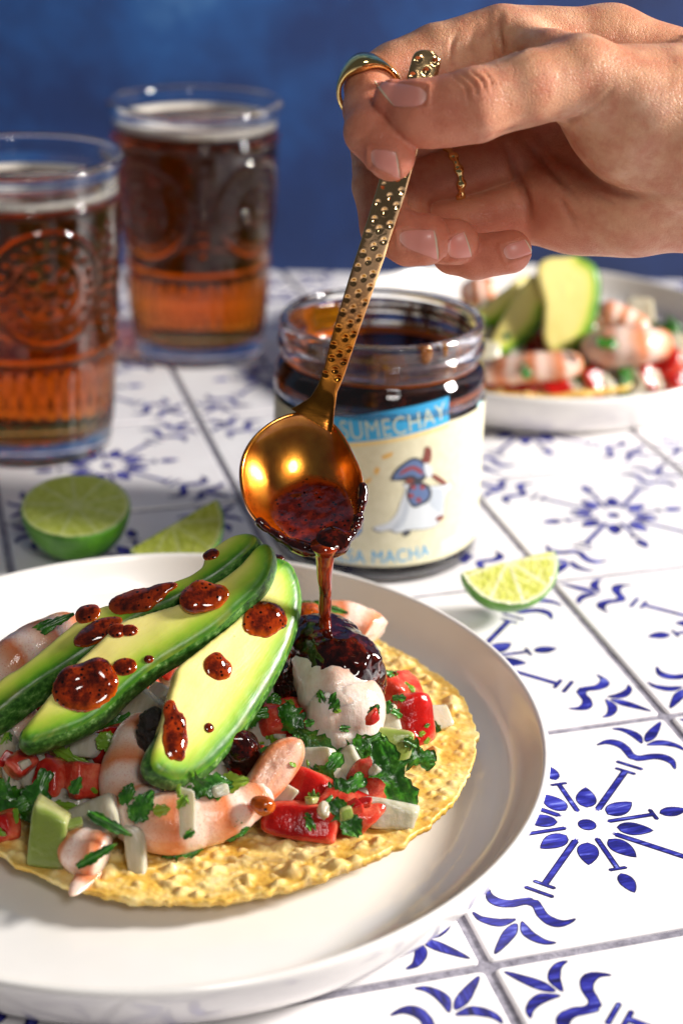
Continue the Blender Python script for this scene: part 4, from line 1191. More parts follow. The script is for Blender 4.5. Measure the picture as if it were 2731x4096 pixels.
# cilantro placed where it shows
TC = TOCAM
cilantro('crinkled cilantro leaf left of the white shrimp end', *C4(270, 1150), .034, .0150, .0080, -1.0, 1, TC, .6)
cilantro('dark cilantro frond under the white shrimp end', *C4(480, 1330), .030, .0180, .0070, -.5, 2, TC, .4)
cilantro('light green cilantro leaf below the white shrimp end', *C4(820, 1350), .0285, .0150, .0080, .55, 3, TC, .5)
cilantro('big dark serrated cilantro leaf hanging over the front onion', *R5(965, 1160), .0300, .0250, .0110, -1.15, 5, TC, .7)
cilantro('cilantro sprig at the right end of the pile under red tomato', *R5(1085, 1030), .0235, .0130, .0090, -.3, 6, TC, .6)
cilantro('curved cilantro leaf on the yellow onion curl', *R5(590, 1110), .0285, .0120, .0060, .9, 7, TC, .7)
cilantro('cilantro leaf between front tomatoes and onion', *R5(680, 1230), .0275, .0140, .0080, .6, 8, TC, .6)
cilantro('dark cilantro sprig lying on the pink tomato dice', *R5(690, 1385), .0285, .0130, .0070, -.9, 9, TC, .6)
cilantro('small green square leaf bit on the white shrimp end', *C4(935, 1030), .0440, .0046, .0034, 1.0, 10, TC, .1, False)
cilantro('tiny green leaf bit at left of the white shrimp end', *C4(395, 1130), .0420, .0030, .0026, .3, 11, TC, .1, False)
cilantro('long cilantro strip across the shrimp behind the stream', *C4(520, 160), .0385, .0170, .0036, -.2, 12, None, .3, False)
cilantro('large cilantro leaf on the front shrimp', *C3(640, 520), .0345, .0160, .0080, .1, 13, TC, .4)
cilantro('yellowish green leaf lobe lying on front shrimp', *C3(810, 490), .0345, .0120, .0062, .15, 14, TC, .2, False, m_stem, 'pale green herb bits')
cilantro('dark oval cilantro leaf flat on the front shrimp', *C3(210, 650), .0330, .0105, .0065, 1.0, 15, TC, .1, False)
cilantro('small bright leaf speck on the front shrimp', *C3(345, 680), .0330, .0050, .0036, .2, 16, TC, .1, False, m_stem, 'pale green herb bits')
cilantro('green leaf tucked under the front shrimp', *C3(480, 965), .0180, .0120, .0050, .15, 17, TC, .3)
cilantro('olive leaf at the lower right of the front shrimp', *C3(850, 840), .0215, .0095, .0040, .35, 18, TC, .3, False)
cilantro('cilantro leaf against the left end of front shrimp', *C3(105, 570), .0330, .0070, .0045, 1.2, 19, TC, .3, False)
cilantro('bright cilantro leaf standing left of the tomato pair', *C2(280, 660), .0260, .0160, .0085, 1.2, 20, TC, .6)
cilantro('dark cilantro leaf at the left edge of the pile', *C2(60, 640), .0240, .0140, .0080, -.5, 21, TC, .6)
cilantro('yellow green cilantro leaf by the left edge', *C2(60, 780), .0225, .0130, .0080, .5, 22, TC, .6)
cilantro('cilantro strip on the chunky white onion piece', *C2(860, 880), .0310, .0145, .0034, -.45, 23, TC, .3, False)
cilantro('cilantro strip across the small torn shrimp piece', *C2(760, 1120), .0270, .0130, .0030, .55, 24, TC, .2, False)
cilantro('green leaf below the middle avocado slice', *C2(900, 90), .0330, .0110, .0060, .5, 25, TC, .4)
cilantro('light green leaf beside pale onion dice under avocado', *C2(850, 240), .0335, .0080, .0060, -.6, 26, TC, .2, False, m_stem, 'pale green herb bits')
cilantro('twisted stem above the tomato pair', *C2(550, 350), .0300, .0150, .0040, -.5, 27, TC, .7, True, m_stem, 'pale green herb bits')
cilantro('small green leaf on the salmon tomato half', *C2(600, 570), .0335, .0055, .0036, 1.1, 28, TC, .1, False)
cilantro('stem curl above the cucumber block', *C2(550, 745), .0250, .0110, .0030, -.1, 29, TC, .6, False, m_stem, 'pale green herb bits')
cilantro('frilly cilantro leaf by the dark chile piece and avocado peel', *C3(960, 20), .0360, .0110, .0070, .2, 30, TC, .6)
cilantro('small green stem end near the pink tomato dice', *R5(815, 1365), .0225, .0070, .0036, 1.3, 31, TC, .2, False, m_stem, 'pale green herb bits')
cilantro('cilantro leaf lying over the shrimp behind avocado at left', *C1(330, 270), .0550, .0190, .0042, .55, 32, None, .3, False)
cilantro('short dark leaf between avocado and shadowed onion', *C4(40, 1000), .0330, .0100, .0060, .8, 33, TC, .5)

# loose pieces that fill the heap below
r2 = random.Random(5)
def fill(n, kind):
    for k in range(n):
        for _ in range(50):
            a = r2.uniform(0, 2 * math.pi); q = math.sqrt(r2.random()) * .060
            x, y = -.049 + q * math.cos(a) * 1.0, .436 + q * math.sin(a) * .86
            if (x + .049) / .052 > 1: continue
            break
        top = .0165 + .016 * max(0, 1 - (q / .060) ** 2)
        z = r2.uniform(.0175, top + .0008)
        n_ = Vector((r2.uniform(-.6, .6), r2.uniform(-.8, .2), r2.uniform(.2, 1)))
        rot = facing(n_, r2.uniform(0, 6.28)); sd = 200 + r2.randrange(9999)
        s_ = r2.uniform(.0075, .012)
        if kind == 't': chunk('tomato_piece', 'small tomato dice packed in the heap under the avocado slices', 'tomato', 'tomato dice inside the heap', m_tom, (x, y, z), (s_, s_ * r2.uniform(.7, 1.1), s_ * .8), rot, sd, 3.5, .2)
        elif kind == 'o': chunk('onion_piece', 'small onion dice packed in the heap under the avocado slices', 'onion', 'onion dice inside the heap', m_oni, (x, y, z), (s_, s_ * r2.uniform(.6, 1.1), s_ * .5), rot, sd, 6, .12)
        else:
            V, F = leaf_mesh(s_ * 1.3, s_ * .7, sd, .6)
            o = mesh_obj('cilantro_leaf', V, F, m_cil); o.location = (x, y, z + .002); o.rotation_euler = rot
            tag(o, 'small cilantro leaf tucked in the heap under the avocado slices', 'cilantro', 'cilantro inside the heap')
fill(34, 't'); fill(44, 'o'); fill(34, 'c')

# ------------------------------------------------------------------ salsa on the food
GS = 'salsa drops on the avocado'
def drop(label, crop, x, y, plane, rx, ry, h_, ang, seed, extra=(), noise=.0003, lift=0.0):
    p0, n = plane
    u, v = crop(x, y)
    c_ = hit(u, v, p0, n) + n * lift
    # axes: in-plane direction matching the photo's rightward direction
    r_ = (hit(u + 20, v, p0, n) - hit(u, v, p0, n))
    X, Y, Z = frame(n, r_)
    M = Matrix((X, Y, Z)).transposed() @ Matrix.Rotation(ang, 3, 'Z')
    rq = random.Random(seed * 7 + 1)
    h_ = h_ * .62; rx *= .86; ry *= .86
    parts = [((0, 0, -.0002), (rx * .86, ry * .86, h_))]
    for q in range(5 if rx > .003 else 2):
        a_ = rq.uniform(0, 6.28); f_ = rq.uniform(.45, .72)
        parts.append(((rx * f_ * math.cos(a_), ry * f_ * math.sin(a_), -.0002), (rx * rq.uniform(.25, .42), ry * rq.uniform(.25, .42), h_ * rq.uniform(.6, .95))))
    parts.append(((0, 0, -.0001), (rx * 1.06, ry * 1.06, h_ * .30)))
    parts += [((a, b, c2), (r0, r1, r2_)) for a, b, c2, r0, r1, r2_ in extra]
    return blob('salsa_drop', label, 'salsa', GS, m_drop, c_, parts, h=max(min(rx, ry) / 7, .00028), noise=noise * .6, nscale=300, seed=seed, k=.0015, thin_h=h_ * .75, base=M)
drop('round red salsa drop in the middle of the frontmost avocado slice', lambda x, y: (x / 1.12, 2050 + y / 1.12), 977, 694, pl3, .0052, .0046, .0015, 0, 1)
drop('oval dark salsa patch near the top of the frontmost avocado slice', lambda x, y: (x / 1.12, 2050 + y / 1.12), 1180, 488, pl3, .0088, .0062, .0018, .35, 2, [(.003, .002, .0004, .004, .003, .0016)], .0006)
drop('orange salsa smear near the low tip of the frontmost avocado slice', C1, 1215, 1045, pl3, .0044, .0088, .0013, -.2, 3, [(-.0022, .0085, 0, .002, .003, .0009), (.001, -.002, .0004, .002, .003, .001)], .0005)
drop('big glossy dark salsa patch on the lower middle avocado slice', C1, 600, 690, pl2, .0112, .0088, .0020, .35, 4, [(.0045, .0035, .0010, .0048, .0040, .0024), (-.003, .004, .0008, .004, .0035, .002), (.0065, -.001, .0006, .003, .003, .0016)], .0006)
drop('small oval salsa drop right of the big dark patch', C1, 872, 558, pl2, .0036, .0026, .0012, .3, 5)
drop('left one of two tiny orange salsa beads on middle slice', C1, 812, 300, pl2, .0028, .0020, .0009, 0, 6)
drop('right one of two tiny orange salsa beads on middle slice', C1, 900, 300, pl2, .0023, .0018, .0009, 0, 7)
drop('dark shiny salsa pool across rear and middle avocado slices near their tops', C1, 1425, 75, pl2, .0088, .0056, .0022, .1, 8, [(-.0042, -.001, .0004, .003, .0035, .0016)], .0004, .0012)
drop('long glossy salsa streak along the rear avocado slice', C1, 955, 90, pl1, .0098, .0050, .0016, .30, 9, [(.009, .0022, 0, .0045, .0016, .0010)], .0004)
drop('small red salsa drop on the rear avocado slice', C1, 612, 188, pl1, .0043, .0036, .0013, .35, 10)
drop('elongated dark salsa streak down the side of the rear slice', C1, 690, 300, pl1, .0092, .0040, .0016, .55, 11, [(-.004, -.001, .0004, .004, .0026, .0014)], .0005)
drop('little red salsa dab at the notch of the rear slice', lambda x, y: (x / 1.12, 2050 + y / 1.12), 948, 190, pl1, .0026, .0018, .0012, .3, 12)
drop('tiny salsa speck on the middle slice peel line', C1, 1035, 500, pl2, .0009, .0008, .0005, .3, 13)
drop('tiny salsa speck on the frontmost slice edge', C3, 675, 110, pl3, .0010, .0009, .0004, .3, 14)

# chile chunks
blob('chile_crumb', 'black charred chile crumbs left of the frontmost avocado tip', 'chile', 'charred chile pieces', m_char, PP(C3, 265, 230, .0365), [((0, 0, 0), (.0042, .0040, .0120)), ((.001, 0, .007), (.0040, .004, .006)), ((-.001, 0, -.005), (.0036, .0036, .006)), ((.002, -.001, -.011), (.003, .003, .004))], h=.0005, noise=.0014, nscale=420, seed=3, k=.002)
blob('chile_crumb', 'dark wet chile chunk right of the frontmost avocado tip', 'chile', 'charred chile pieces', m_salsa, PP(C3, 880, 260, .0350), [((0, 0, 0), (.0064, .0055, .0070)), ((-.004, 0, .005), (.0036, .004, .003)), ((.003, -.001, -.003), (.005, .0045, .005))], h=.0005, noise=.0009, nscale=300, seed=5, k=.002, thin_h=-.05)
blob('chile_crumb', 'tiny chile crumb with beads behind the avocado tops', 'chile', 'charred chile pieces', m_salsa, PP(R5, 285, -85, .068), [((0, 0, 0), (.0028, .0022, .0020)), ((.002, 0, .0006), (.0014, .0014, .0012)), ((-.002, 0, .0006), (.0012, .0012, .0012))], h=.0003, noise=.0003, nscale=600, seed=6, k=.0006, thin_h=-.05)
blob('chile_crumb', 'amber chile seed bead at the end of front shrimp', 'chile', 'charred chile pieces', m_salsa, PP(C3, 1055, 650, .030), [((0, 0, 0), (.0034, .003, .0030)), ((-.002, 0, .001), (.0022, .002, .002))], h=.0003, noise=.0003, nscale=500, seed=7, k=.001, thin_h=.006)

# poured salsa over the thick shrimp end
PB = PP(C4, 560, 560, .0470)
def b4(x, y, z): return tuple(PP(C4, x, y, z) - PB)
pour_parts = [(b4(520, 430, .0500), (.0085, .0080, .0065)), (b4(400, 470, .0460), (.0080, .0075, .0085)), (b4(640, 560, .0490), (.0100, .0085, .0070)), (b4(760, 640, .0465), (.0080, .0080, .0075)),
              (b4(860, 730, .0420), (.0050, .0060, .0080)), (b4(930, 830, .0370), (.0036, .0045, .0075)), (b4(380, 640, .0430), (.0060, .0060, .0100)), (b4(420, 800, .0390), (.0055, .0055, .0075)),
              (b4(330, 800, .0340), (.0068, .0060, .0110)), (b4(240, 880, .0310), (.0060, .0060, .0090)), (b4(200, 740, .0350), (.0050, .0050, .0080)), (b4(300, 980, .0290), (.0055, .005, .006)), (b4(640, 740, .0450), (.0085, .0060, .0045)), (b4(600, 350, .0520), (.0040, .004, .0035)), (b4(700, 430, .0500), (.0045, .004, .004))]
pour = blob('poured_salsa', 'thick glossy dark salsa mound draped over the white shrimp end', 'salsa', None, m_salsa, PB, [(o_, tuple(1.12 * q for q in r_)) for o_, r_ in pour_parts], h=.0006, noise=.0009, nscale=300, seed=9, k=.0035, thin_h=-.5)
# orange oily fringe below it
parts = [(tuple(PP(C4, x, y, z) - PB), r) for x, y, z, r in ((480, 900, .0395, (.0050, .0030, .0030)), (580, 870, .0425, (.0050, .003, .0030)), (680, 810, .0440, (.0055, .003, .0030)), (790, 780, .0440, (.0050, .003, .0030)), (600, 930, .0400, (.0018, .0018, .0036)), (490, 960, .0375, (.0014, .0016, .003)))]
fringe = blob('poured_salsa', 'orange oily fringe of salsa running onto the white shrimp end', 'salsa', None, m_salsa, PB, parts, h=.0004, noise=.0006, nscale=420, seed=10, k=.002, thin_h=1e-6)
me = fringe.data; me.attributes['thin'].data.foreach_set('value', np.full(len(me.vertices), .75, np.float32))
parts = [(tuple(PP(C4, x, y, z) - PB), r) for x, y, z, r in ((370, 210, .0400, (.0050, .004, .0036)), (420, 270, .0390, (.0046, .004, .0036)), (340, 290, .0370, (.004, .004, .004)))]
o = blob('poured_salsa', 'amber salsa patch on shrimp between avocado peel and stream', 'salsa', None, m_salsa, PB, parts, h=.0004, noise=.0007, nscale=420, seed=12, k=.002, thin_h=1e-6)
me = o.data; me.attributes['thin'].data.foreach_set('value', np.full(len(me.vertices), .6, np.float32))
# ------------------------------------------------------------------ gold spoon
def bowl_mat():
    g = NT('hammered_gold'); c_ = g.coord()
    g.p(Base_Color=g.mix(g.attr('oil'), g.ramp(g.noise(c_, 120, 3), [(.3, (.83, .50, .22)), (.7, (.95, .66, .33))]), g.ramp(g.noise(c_, 160, 4), [(.35, (.30, .10, .018)), (.7, (.62, .24, .03))])), Metallic=1.0, Roughness=.14)
    g.bump(g.noise(g.scl(c_, (1, 14, 1)), 300, 3), .05, .0005)
    return g
m_gold = bowl_mat()
m_bowl = NT('oil_coated_gold'); co = m_bowl.coord()
m_bowl.p(Base_Color=m_bowl.ramp(m_bowl.noise(co, 160, 4), [(.3, (.60, .16, .014)), (.7, (.92, .38, .045))]), Metallic=1.0, Roughness=.25)
m_bowl.b.inputs['Coat Weight'].default_value = 1.0; m_bowl.b.inputs['Coat Roughness'].default_value = .07
m_bowl.bump(m_bowl.noise(m_bowl.scl(co, (1, 9, 1)), 240, 4, .7), .08, .0006)
K = 1.7417
def R3(x, y): return (900 + x / 1.3067, 1000 + y / 1.3067)
spoon = thing('spoon', 'gold hammered teaspoon tipped to pour salsa, held by the hand', 'spoon', (0, 0, 0))
tipP = at(*R3(500, 1565), y=.4375); neckP = at(*R3(490, 850), y=.4740)
sideP = at(*R3(82, 1140), y=.4590)
bp0, bn = plane3(tipP, neckP, sideP)
bowl_px = [(505, 862), (430, 850), (330, 862), (230, 900), (150, 975), (105, 1060), (84, 1150), (88, 1240), (120, 1330), (180, 1415), (270, 1490), (370, 1540), (470, 1566), (555, 1562), (625, 1520), (675, 1450), (705, 1360), (716, 1260), (700, 1150), (665, 1060), (610, 975), (560, 900), (548, 872)]
bw = [hit(*R3(x, y), bp0, bn) for x, y in bowl_px]
bc = hit(*R3(410, 1210), bp0, bn)
BX, BY, BZ = frame(bn, tipP - neckP)               # BX runs neck -> tip
to2 = lambda w: np.array([(w - bc).dot(BX), (w - bc).dot(BY)])
bo = closedline(np.array([to2(w) for w in bw]), 6)
_an = np.unwrap(np.arctan2(bo[:, 1], bo[:, 0])); _rr = np.hypot(bo[:, 0], bo[:, 1])
_o = np.argsort(_an % (2 * np.pi)); nb_ = 144
_ga = np.linspace(0, 2 * np.pi, nb_, endpoint=False)
_gr = np.interp(_ga, (_an % (2 * np.pi))[_o], _rr[_o], period=2 * np.pi)
_ft = np.fft.rfft(_gr); _ft[6:] = 0; _gr = np.fft.irfft(_ft, nb_)
bo = np.stack([_gr * np.cos(_ga), _gr * np.sin(_ga)], 1)
rings = 30
BOWL_D = .0120
def bowl_z(s_): return -BOWL_D * (1 - s_ ** 2.2) ** .85
V = [(0, 0, bowl_z(0))]; 
for i in range(1, rings + 1):
    s_ = i / rings
    for p_ in bo: V.append((p_[0] * s_, p_[1] * s_, bowl_z(s_) + (.0 if s_ < 1 else 0)))
n1_ = len(V)
V2 = [(0, 0, bowl_z(0) - .0010)]
for i in range(1, rings + 1):
    s_ = i / rings
    g_ = grow(bo, .0007) if True else bo
    for p_ in g_: V2.append((p_[0] * s_, p_[1] * s_, bowl_z(s_) - .0009 - .0004 * s_))
F = []
def ringf(o_, flip):
    f_ = []
    for j in range(nb_):
        k = (j + 1) % nb_; f_.append((o_, o_ + 1 + j, o_ + 1 + k))
    for i in range(1, rings):
        for j in range(nb_):
            k = (j + 1) % nb_
            f_.append((o_ + 1 + (i - 1) * nb_ + j, o_ + 1 + i * nb_ + j, o_ + 1 + i * nb_ + k, o_ + 1 + (i - 1) * nb_ + k))
    return [tuple(reversed(q)) for q in f_] if flip else f_
F = ringf(0, True) + ringf(n1_, False)
a0 = 1 + (rings - 1) * nb_; b0 = n1_ + 1 + (rings - 1) * nb_
for j in range(nb_):
    k = (j + 1) % nb_; F.append((a0 + j, a0 + k, b0 + k, b0 + j))
MB_ = Matrix((BX, BY, BZ)).transposed()
bowl = mesh_obj('bowl', V + V2, F, m_bowl, spoon)
bowl.matrix_world = Matrix.Translation(bc) @ MB_.to_4x4()
# handle: a strip with three staggered rows of dimples
hp_px = [((716, 968), .4705, 118), ((728, 948), .4718, 92), ((740, 925), .4730, 66), ((752, 893), .4738, 50), ((768, 850), .4734, 53), ((790, 775), .4720, 58), ((830, 650), .4696, 63), ((868, 535), .4684, 65), ((902, 425), .4692, 66), ((945, 270), .4728, 66), ((976, 150), .4768, 65), ((985, 116), .4778, 64)]
cen = [at(u * K, v * K, y=yy) for (u, v), yy, w_ in hp_px]
wid = [w_ / 7500. * (1.0) for _, _, w_ in hp_px]
cen = smoothline(np.array([tuple(c_) for c_ in cen]), 30)
wid = np.interp(np.linspace(0, 1, len(cen)), np.linspace(0, 1, len(wid)), wid)
T = np.gradient(cen, axis=0); T /= np.linalg.norm(T, axis=1, keepdims=True)
ln = np.concatenate([[0], np.cumsum(np.linalg.norm(np.diff(cen, axis=0), axis=1))])
nf_ = Vector((.10, -.83, .55)).normalized()
nac = 25
dimples = []
total = ln[-1]; row = 0; s0 = .017
rd = random.Random(4)
while s0 < total - .002:
    for cpos in ((-.30, .30) if row % 2 == 0 else (0.02,)):
        dimples.append((s0 + rd.uniform(-.0006, .0006), cpos + rd.uniform(-.05, .05)))
    s0 += .0027; row += 1
V = []
for i in range(len(cen)):
    n_ = np.array(nf_) - T[i] * (np.array(nf_) @ T[i]); n_ /= np.linalg.norm(n_)
    sd = np.cross(T[i], n_)
    endw = min(1, ((total - ln[i]) / .004) + .0) ; endw = math.sqrt(max(0.02, 1 - (1 - min(1, endw)) ** 3))
    for j in range(nac):
        q = (j / (nac - 1) - .5)
        zz = .0008 * (1 - (2 * q) ** 6)
        x_ = q * wid[i] * endw
        for ds, dc_ in dimples:
            d2 = ((ln[i] - ds) ** 2 + (x_ - dc_ * wid[i]) ** 2) / .00098 ** 2
            if d2 < 4: zz -= .00062 * math.exp(-d2 * 1.6) - .00012 * math.exp(-(math.sqrt(d2) - 1.25) ** 2 * 12)
        V.append(cen[i] + sd * x_ + n_ * zz)
    for j in range(nac):
        q = (j / (nac - 1) - .5)
        V.append(cen[i] + sd * q * wid[i] * endw - n_ * (.0010 + .0005 * (1 - (2 * q) ** 4)))
F = []
for i in range(len(cen) - 1):
    a, b = i * 2 * nac, (i + 1) * 2 * nac
    for j in range(nac - 1):
        F.append((a + j, b + j, b + j + 1, a + j + 1)); F.append((a + nac + j, a + nac + j + 1, b + nac + j + 1, b + nac + j))
    F.append((a, a + nac, b + nac, b)); F.append((a + nac - 1, b + nac - 1, b + 2 * nac - 1, a + 2 * nac - 1))
e = (len(cen) - 1) * 2 * nac
F.append(tuple([e + j for j in range(nac)] + [e + nac + j for j in range(nac - 1, -1, -1)]))
F.append(tuple([j for j in range(nac - 1, -1, -1)] + [nac + j for j in range(nac)]))
handle = mesh_obj('handle', V, F, m_gold, spoon, attrs={'oil': np.repeat(np.clip((.062 - ln) / .03, 0, 1), 2 * nac)})

# salsa left in the bowl: film thickening to a pool at the tip, with lumps along the lip
m_pool = salsa_mat('salsa_in_spoon', None)
m_pool.p(Alpha=m_pool.mapr(m_pool.attr('thin'), .35, 1.0, 1.0, 0.0))
V = []; TH = []
ring2 = 44
xt = bo[:, 0].max()
rs = np.linspace(0.02, 1.015, ring2)
ang_n = nb_
for i in range(ring2):
    s_ = rs[i]
    for p_ in bo:
        x_, y_ = p_[0] * s_, p_[1] * s_
        ax_ = (x_ + .35 * y_) / xt                                    # towards tip (and the low right side)
        V.append((x_, y_, bowl_z(min(s_, 1)))); TH.append(ax_)
V = np.array(V); TH = np.array(TH)
nz_ = vnoise(V, 110, 31, 2); nz2 = vnoise(V, 420, 33, 3)
zl = -BOWL_D * .86 + (TH + .22) / 1.22 * (BOWL_D * .86 + .0012) + .0005 * nz_ + .00012 * nz2
film = .0015 * np.clip((TH + .12 + .30 * nz_) / .60, 0, 1)
thk = np.maximum(zl - V[:, 2], film - .00015)
keep = thk > -.0001
lev = np.clip(thk / .0026, 0, 1)
V[:, 2] += np.maximum(thk, .00012)
i = np.arange(ring2 - 1)[:, None] * nb_; j = np.arange(nb_)[None]; k = (j + 1) % nb_
F = np.stack([i + j, i + nb_ + j, i + nb_ + k, i + k], -1).reshape(-1, 4)[:, ::-1]
F = F[keep[F].all(1)]
pool = mesh_obj('salsa_pool', V, F, m_pool, None, attrs={'thin': np.clip(1 - lev, 0, 1)})
pool.matrix_world = bowl.matrix_world
tag(pool, 'dark red salsa pooled in the tip of the gold spoon', 'salsa')
# lip lumps as one bead chain under the pool
lipt = []
for a in range(0, nb_, 3):
    p_ = bo[a]; ax_ = (p_[0] + .35 * p_[1]) / xt
    if ax_ > .30:
        r_ = rd.uniform(.0012, .0019) * (1.25 if ax_ > .8 else .9)
        lipt.append(((p_[0] * 1.01, p_[1] * 1.01, -.0002 + rd.uniform(-.0004, .0004)), (r_, r_, r_ * 1.1)))
tx = bo[np.argmax(bo[:, 0])]
tp = to2(hit(*R3(560, 1560), bp0, bn))
lipt += [((tp[0] - .0025, tp[1], .0004), (.0050, .0052, .0022)), ((tp[0] - .0002, tp[1], -.0006), (.0026, .0042, .0032))]
lip = blob('lip_salsa', None, None, None, m_salsa, bc, lipt, h=.0004, noise=.00025, nscale=420, seed=19, k=.0020, thin_h=-.1, base=MB_)
lip.parent = pool; lip.matrix_world = Matrix.Translation(bc) @ MB_.to_4x4()

# falling stream
top = at(*R3(524, 1570), y=.4365); bot = PP(C4, 520, 430, .0520)
sp_ = []
for q, (px, py) in enumerate(((524, 1540), (522, 1600), (520, 1660), (522, 1740), (526, 1810), (522, 1880), (520, 1945))):
    sp_.append(np.array(at(*R3(px, py), y=.4365 + (bot.y - .4365) * q / 6.0)))
sp_.append(np.array(bot) + np.array((0, 0, .002))); sp_.append(np.array(bot) - np.array((0, 0, .003)))
pth = smoothline(sp_, 8); n_ = len(pth)
R_ = np.interp(np.linspace(0, 1, n_), [0, .08, .2, .36, .48, .6, .72, .84, .93, 1], [.0046, .0034, .0027, .00225, .0019, .0021, .00185, .0021, .0034, .0062])
V, F = tube(pth, R_, 28, True)
m_stream = NT('falling_salsa'); co = m_stream.coord()
m_stream.p(Base_Color=m_stream.ramp(m_stream.noise(m_stream.scl(co, (1, 1, .25)), 420, 4, .7), [(.35, lin('#3a0d04')), (.5, lin('#84260a')), (.66, lin('#b5480e'))]), Roughness=.09)
m_stream.b.inputs['Coat Weight'].default_value = .6
sss(m_stream, .25, (.004, .0008, .0002))
V = V + vnoise(V * np.array([1, 1, .5]), 320, 4, 2)[:, None] * .00035
st = mesh_obj('salsa_stream', V, F, m_stream)
tag(st, 'thin amber red stream of salsa falling from the spoon tip', 'salsa')
# ------------------------------------------------------------------ hand
HD = .468
H0 = at(1050 * K, 350 * K, d=HD)
HM = Matrix((_rt, _up, -_fw)).transposed()          # hand frame: right, up, towards the viewer
HMi = HM.transposed()
def hp(u, v, w):
    """Hand-frame point (m) from traced position and depth offset (mm, towards the viewer)."""
    q = HMi @ (at(u * K, v * K, d=HD - w / 1000.) - H0)
    return np.array(q, np.float32)
mm = .001
def fin(P, joints, k):
    d = None
    for (a, ra), (b, rb) in zip(joints[:-1], joints[1:]):
        e = sd_cap(P, a, b, ra, rb)
        d = e if d is None else smin(d, e, k)
    return d
J = lambda u, v, w, r: (hp(u, v, w), r * mm)
INDEX = [J(1150, 88, -20, 10.2), J(1000, 122, -17, 8.8), J(905, 160, -14, 8.2), J(850, 190, -11, 7.9), J(846, 250, -3, 7.5), J(850, 303, 5, 7.6), J(898, 360, 9, 7.1)]
MIDDLE = [J(1195, 215, -46, 11), J(1000, 280, -38, 9), J(868, 335, -30, 8.6), J(868, 430, -24, 8.0), J(888, 522, -19, 8.2), J(940, 549, -16, 8.1), J(976, 553, -14, 7.6)]
RING = [J(1215, 350, -48, 11), J(1040, 400, -42, 8.8), J(930, 425, -36, 8.2), J(930, 500, -34, 7.6), J(955, 552, -28, 7.2), J(1046, 556, -23, 7.2)]
PINKY = [J(1230, 478, -46, 11.5), J(1090, 505, -44, 8.2), J(1010, 515, -40, 7.2), J(1040, 580, -33, 6.7), J(1090, 590, -31, 7.1), J(1170, 578, -27, 6.9)]
THUMB = [J(1470, 260, 0, 15), J(1335, 178, 6, 11.8), J(1210, 203, 11, 10.6), J(1090, 243, 14, 10.3), J(1040, 250, 14, 9.6), J(968, 256, 13, 9.2), J(903, 230, 11, 6.0)]
BACK = [J(1150, 88, -20, 10.2), J(1400, 105, -26, 11.5), J(1640, 215, -26, 16.5), J(1780, 250, -26, 21), J(2330, 0, -40, 29)]
MC3 = [J(1195, 215, -46, 11), J(1420, 250, -38, 14), J(1660, 310, -32, 22), J(1800, 300, -28, 24)]
MC4 = [J(1215, 350, -50, 11), J(1430, 370, -42, 14), J(1660, 370, -32, 22)]
MC5 = [J(1230, 478, -46, 12), J(1330, 470, -40, 14.5), J(1450, 455, -32, 17), J(1640, 430, -30, 19.5), J(1800, 350, -26, 22), J(2330, 30, -40, 28)]
THEN = [J(1340, 200, 0, 12), J(1450, 260, -6, 19), J(1580, 300, -12, 24), J(1780, 320, -20, 26)]
WEB = [J(1180, 100, -15, 7), J(1270, 150, -3, 9), J(1340, 180, 4, 10)]
def hand_fn(P):
    P = np.asarray(P, np.float32)
    palm = fin(P, BACK, .006)
    for c_ in (MC3, MC4, MC5): palm = smin(palm, fin(P, c_, .008), .008)
    then = fin(P, THEN, .008)
    palm = smin(palm, then, .005)
    idx = fin(P, INDEX, .0016)
    th = fin(P, THUMB, .0022)
    # thumb pad and fingertip pads
    th = smin(th, sd_ell(P, hp(1000, 285, 12), (.0115, .0062, .0078)), .004)
    th = smin(th, sd_ell(P, hp(1092, 205, 16), (.0070, .0050, .0060)), .003)
    idx = smin(idx, sd_ell(P, hp(905, 325, 8), (.0060, .0062, .0058)), .003)
    mid = fin(P, MIDDLE, .0016); mid = smin(mid, sd_ell(P, hp(985, 530, -16), (.0052, .0050, .0055)), .003)
    rg = fin(P, RING, .0016); pk = fin(P, PINKY, .0016)
    palm = smin(palm, fin(P, WEB, .006), .006)
    d = smin(palm, th, .0035)
    d = smin(d, idx, .0010)
    for e in (mid, rg, pk): d = smin(d, e, .0007)
    return d
allj = np.array([j[0] for c_ in (INDEX, MIDDLE, RING, PINKY, THUMB, BACK, MC3, MC5, THEN) for j in c_])
lo, hi = allj.min(0) - .028, allj.max(0) + .028
hi[0] = hp(2330, 0, -40)[0] + .034
HV, HF = nets(hand_fn, lo, hi, .00066, 1.1, 6)
# normals from the distance field
def grad(P, e=.0004):
    P = P.astype(np.float32); g = np.stack([hand_fn(P + np.eye(3, dtype=np.float32)[i] * e) - hand_fn(P - np.eye(3, dtype=np.float32)[i] * e) for i in range(3)], -1)
    return g / (np.linalg.norm(g, axis=1, keepdims=True) + 1e-9)
def mesh_normals(V_, F_):
    a = V_[F_[:, 2]] - V_[F_[:, 0]]; b = V_[F_[:, 3]] - V_[F_[:, 1]]
    fn_ = np.cross(a, b); N_ = np.zeros_like(V_)
    for q in range(4): np.add.at(N_, F_[:, q], fn_)
    return N_ / (np.linalg.norm(N_, axis=1, keepdims=True) + 1e-12)
HN = mesh_normals(HV, HF)
dpt = HD - HV[:, 2]
U = (HV[:, 0] * FPX / dpt + 0) ; 
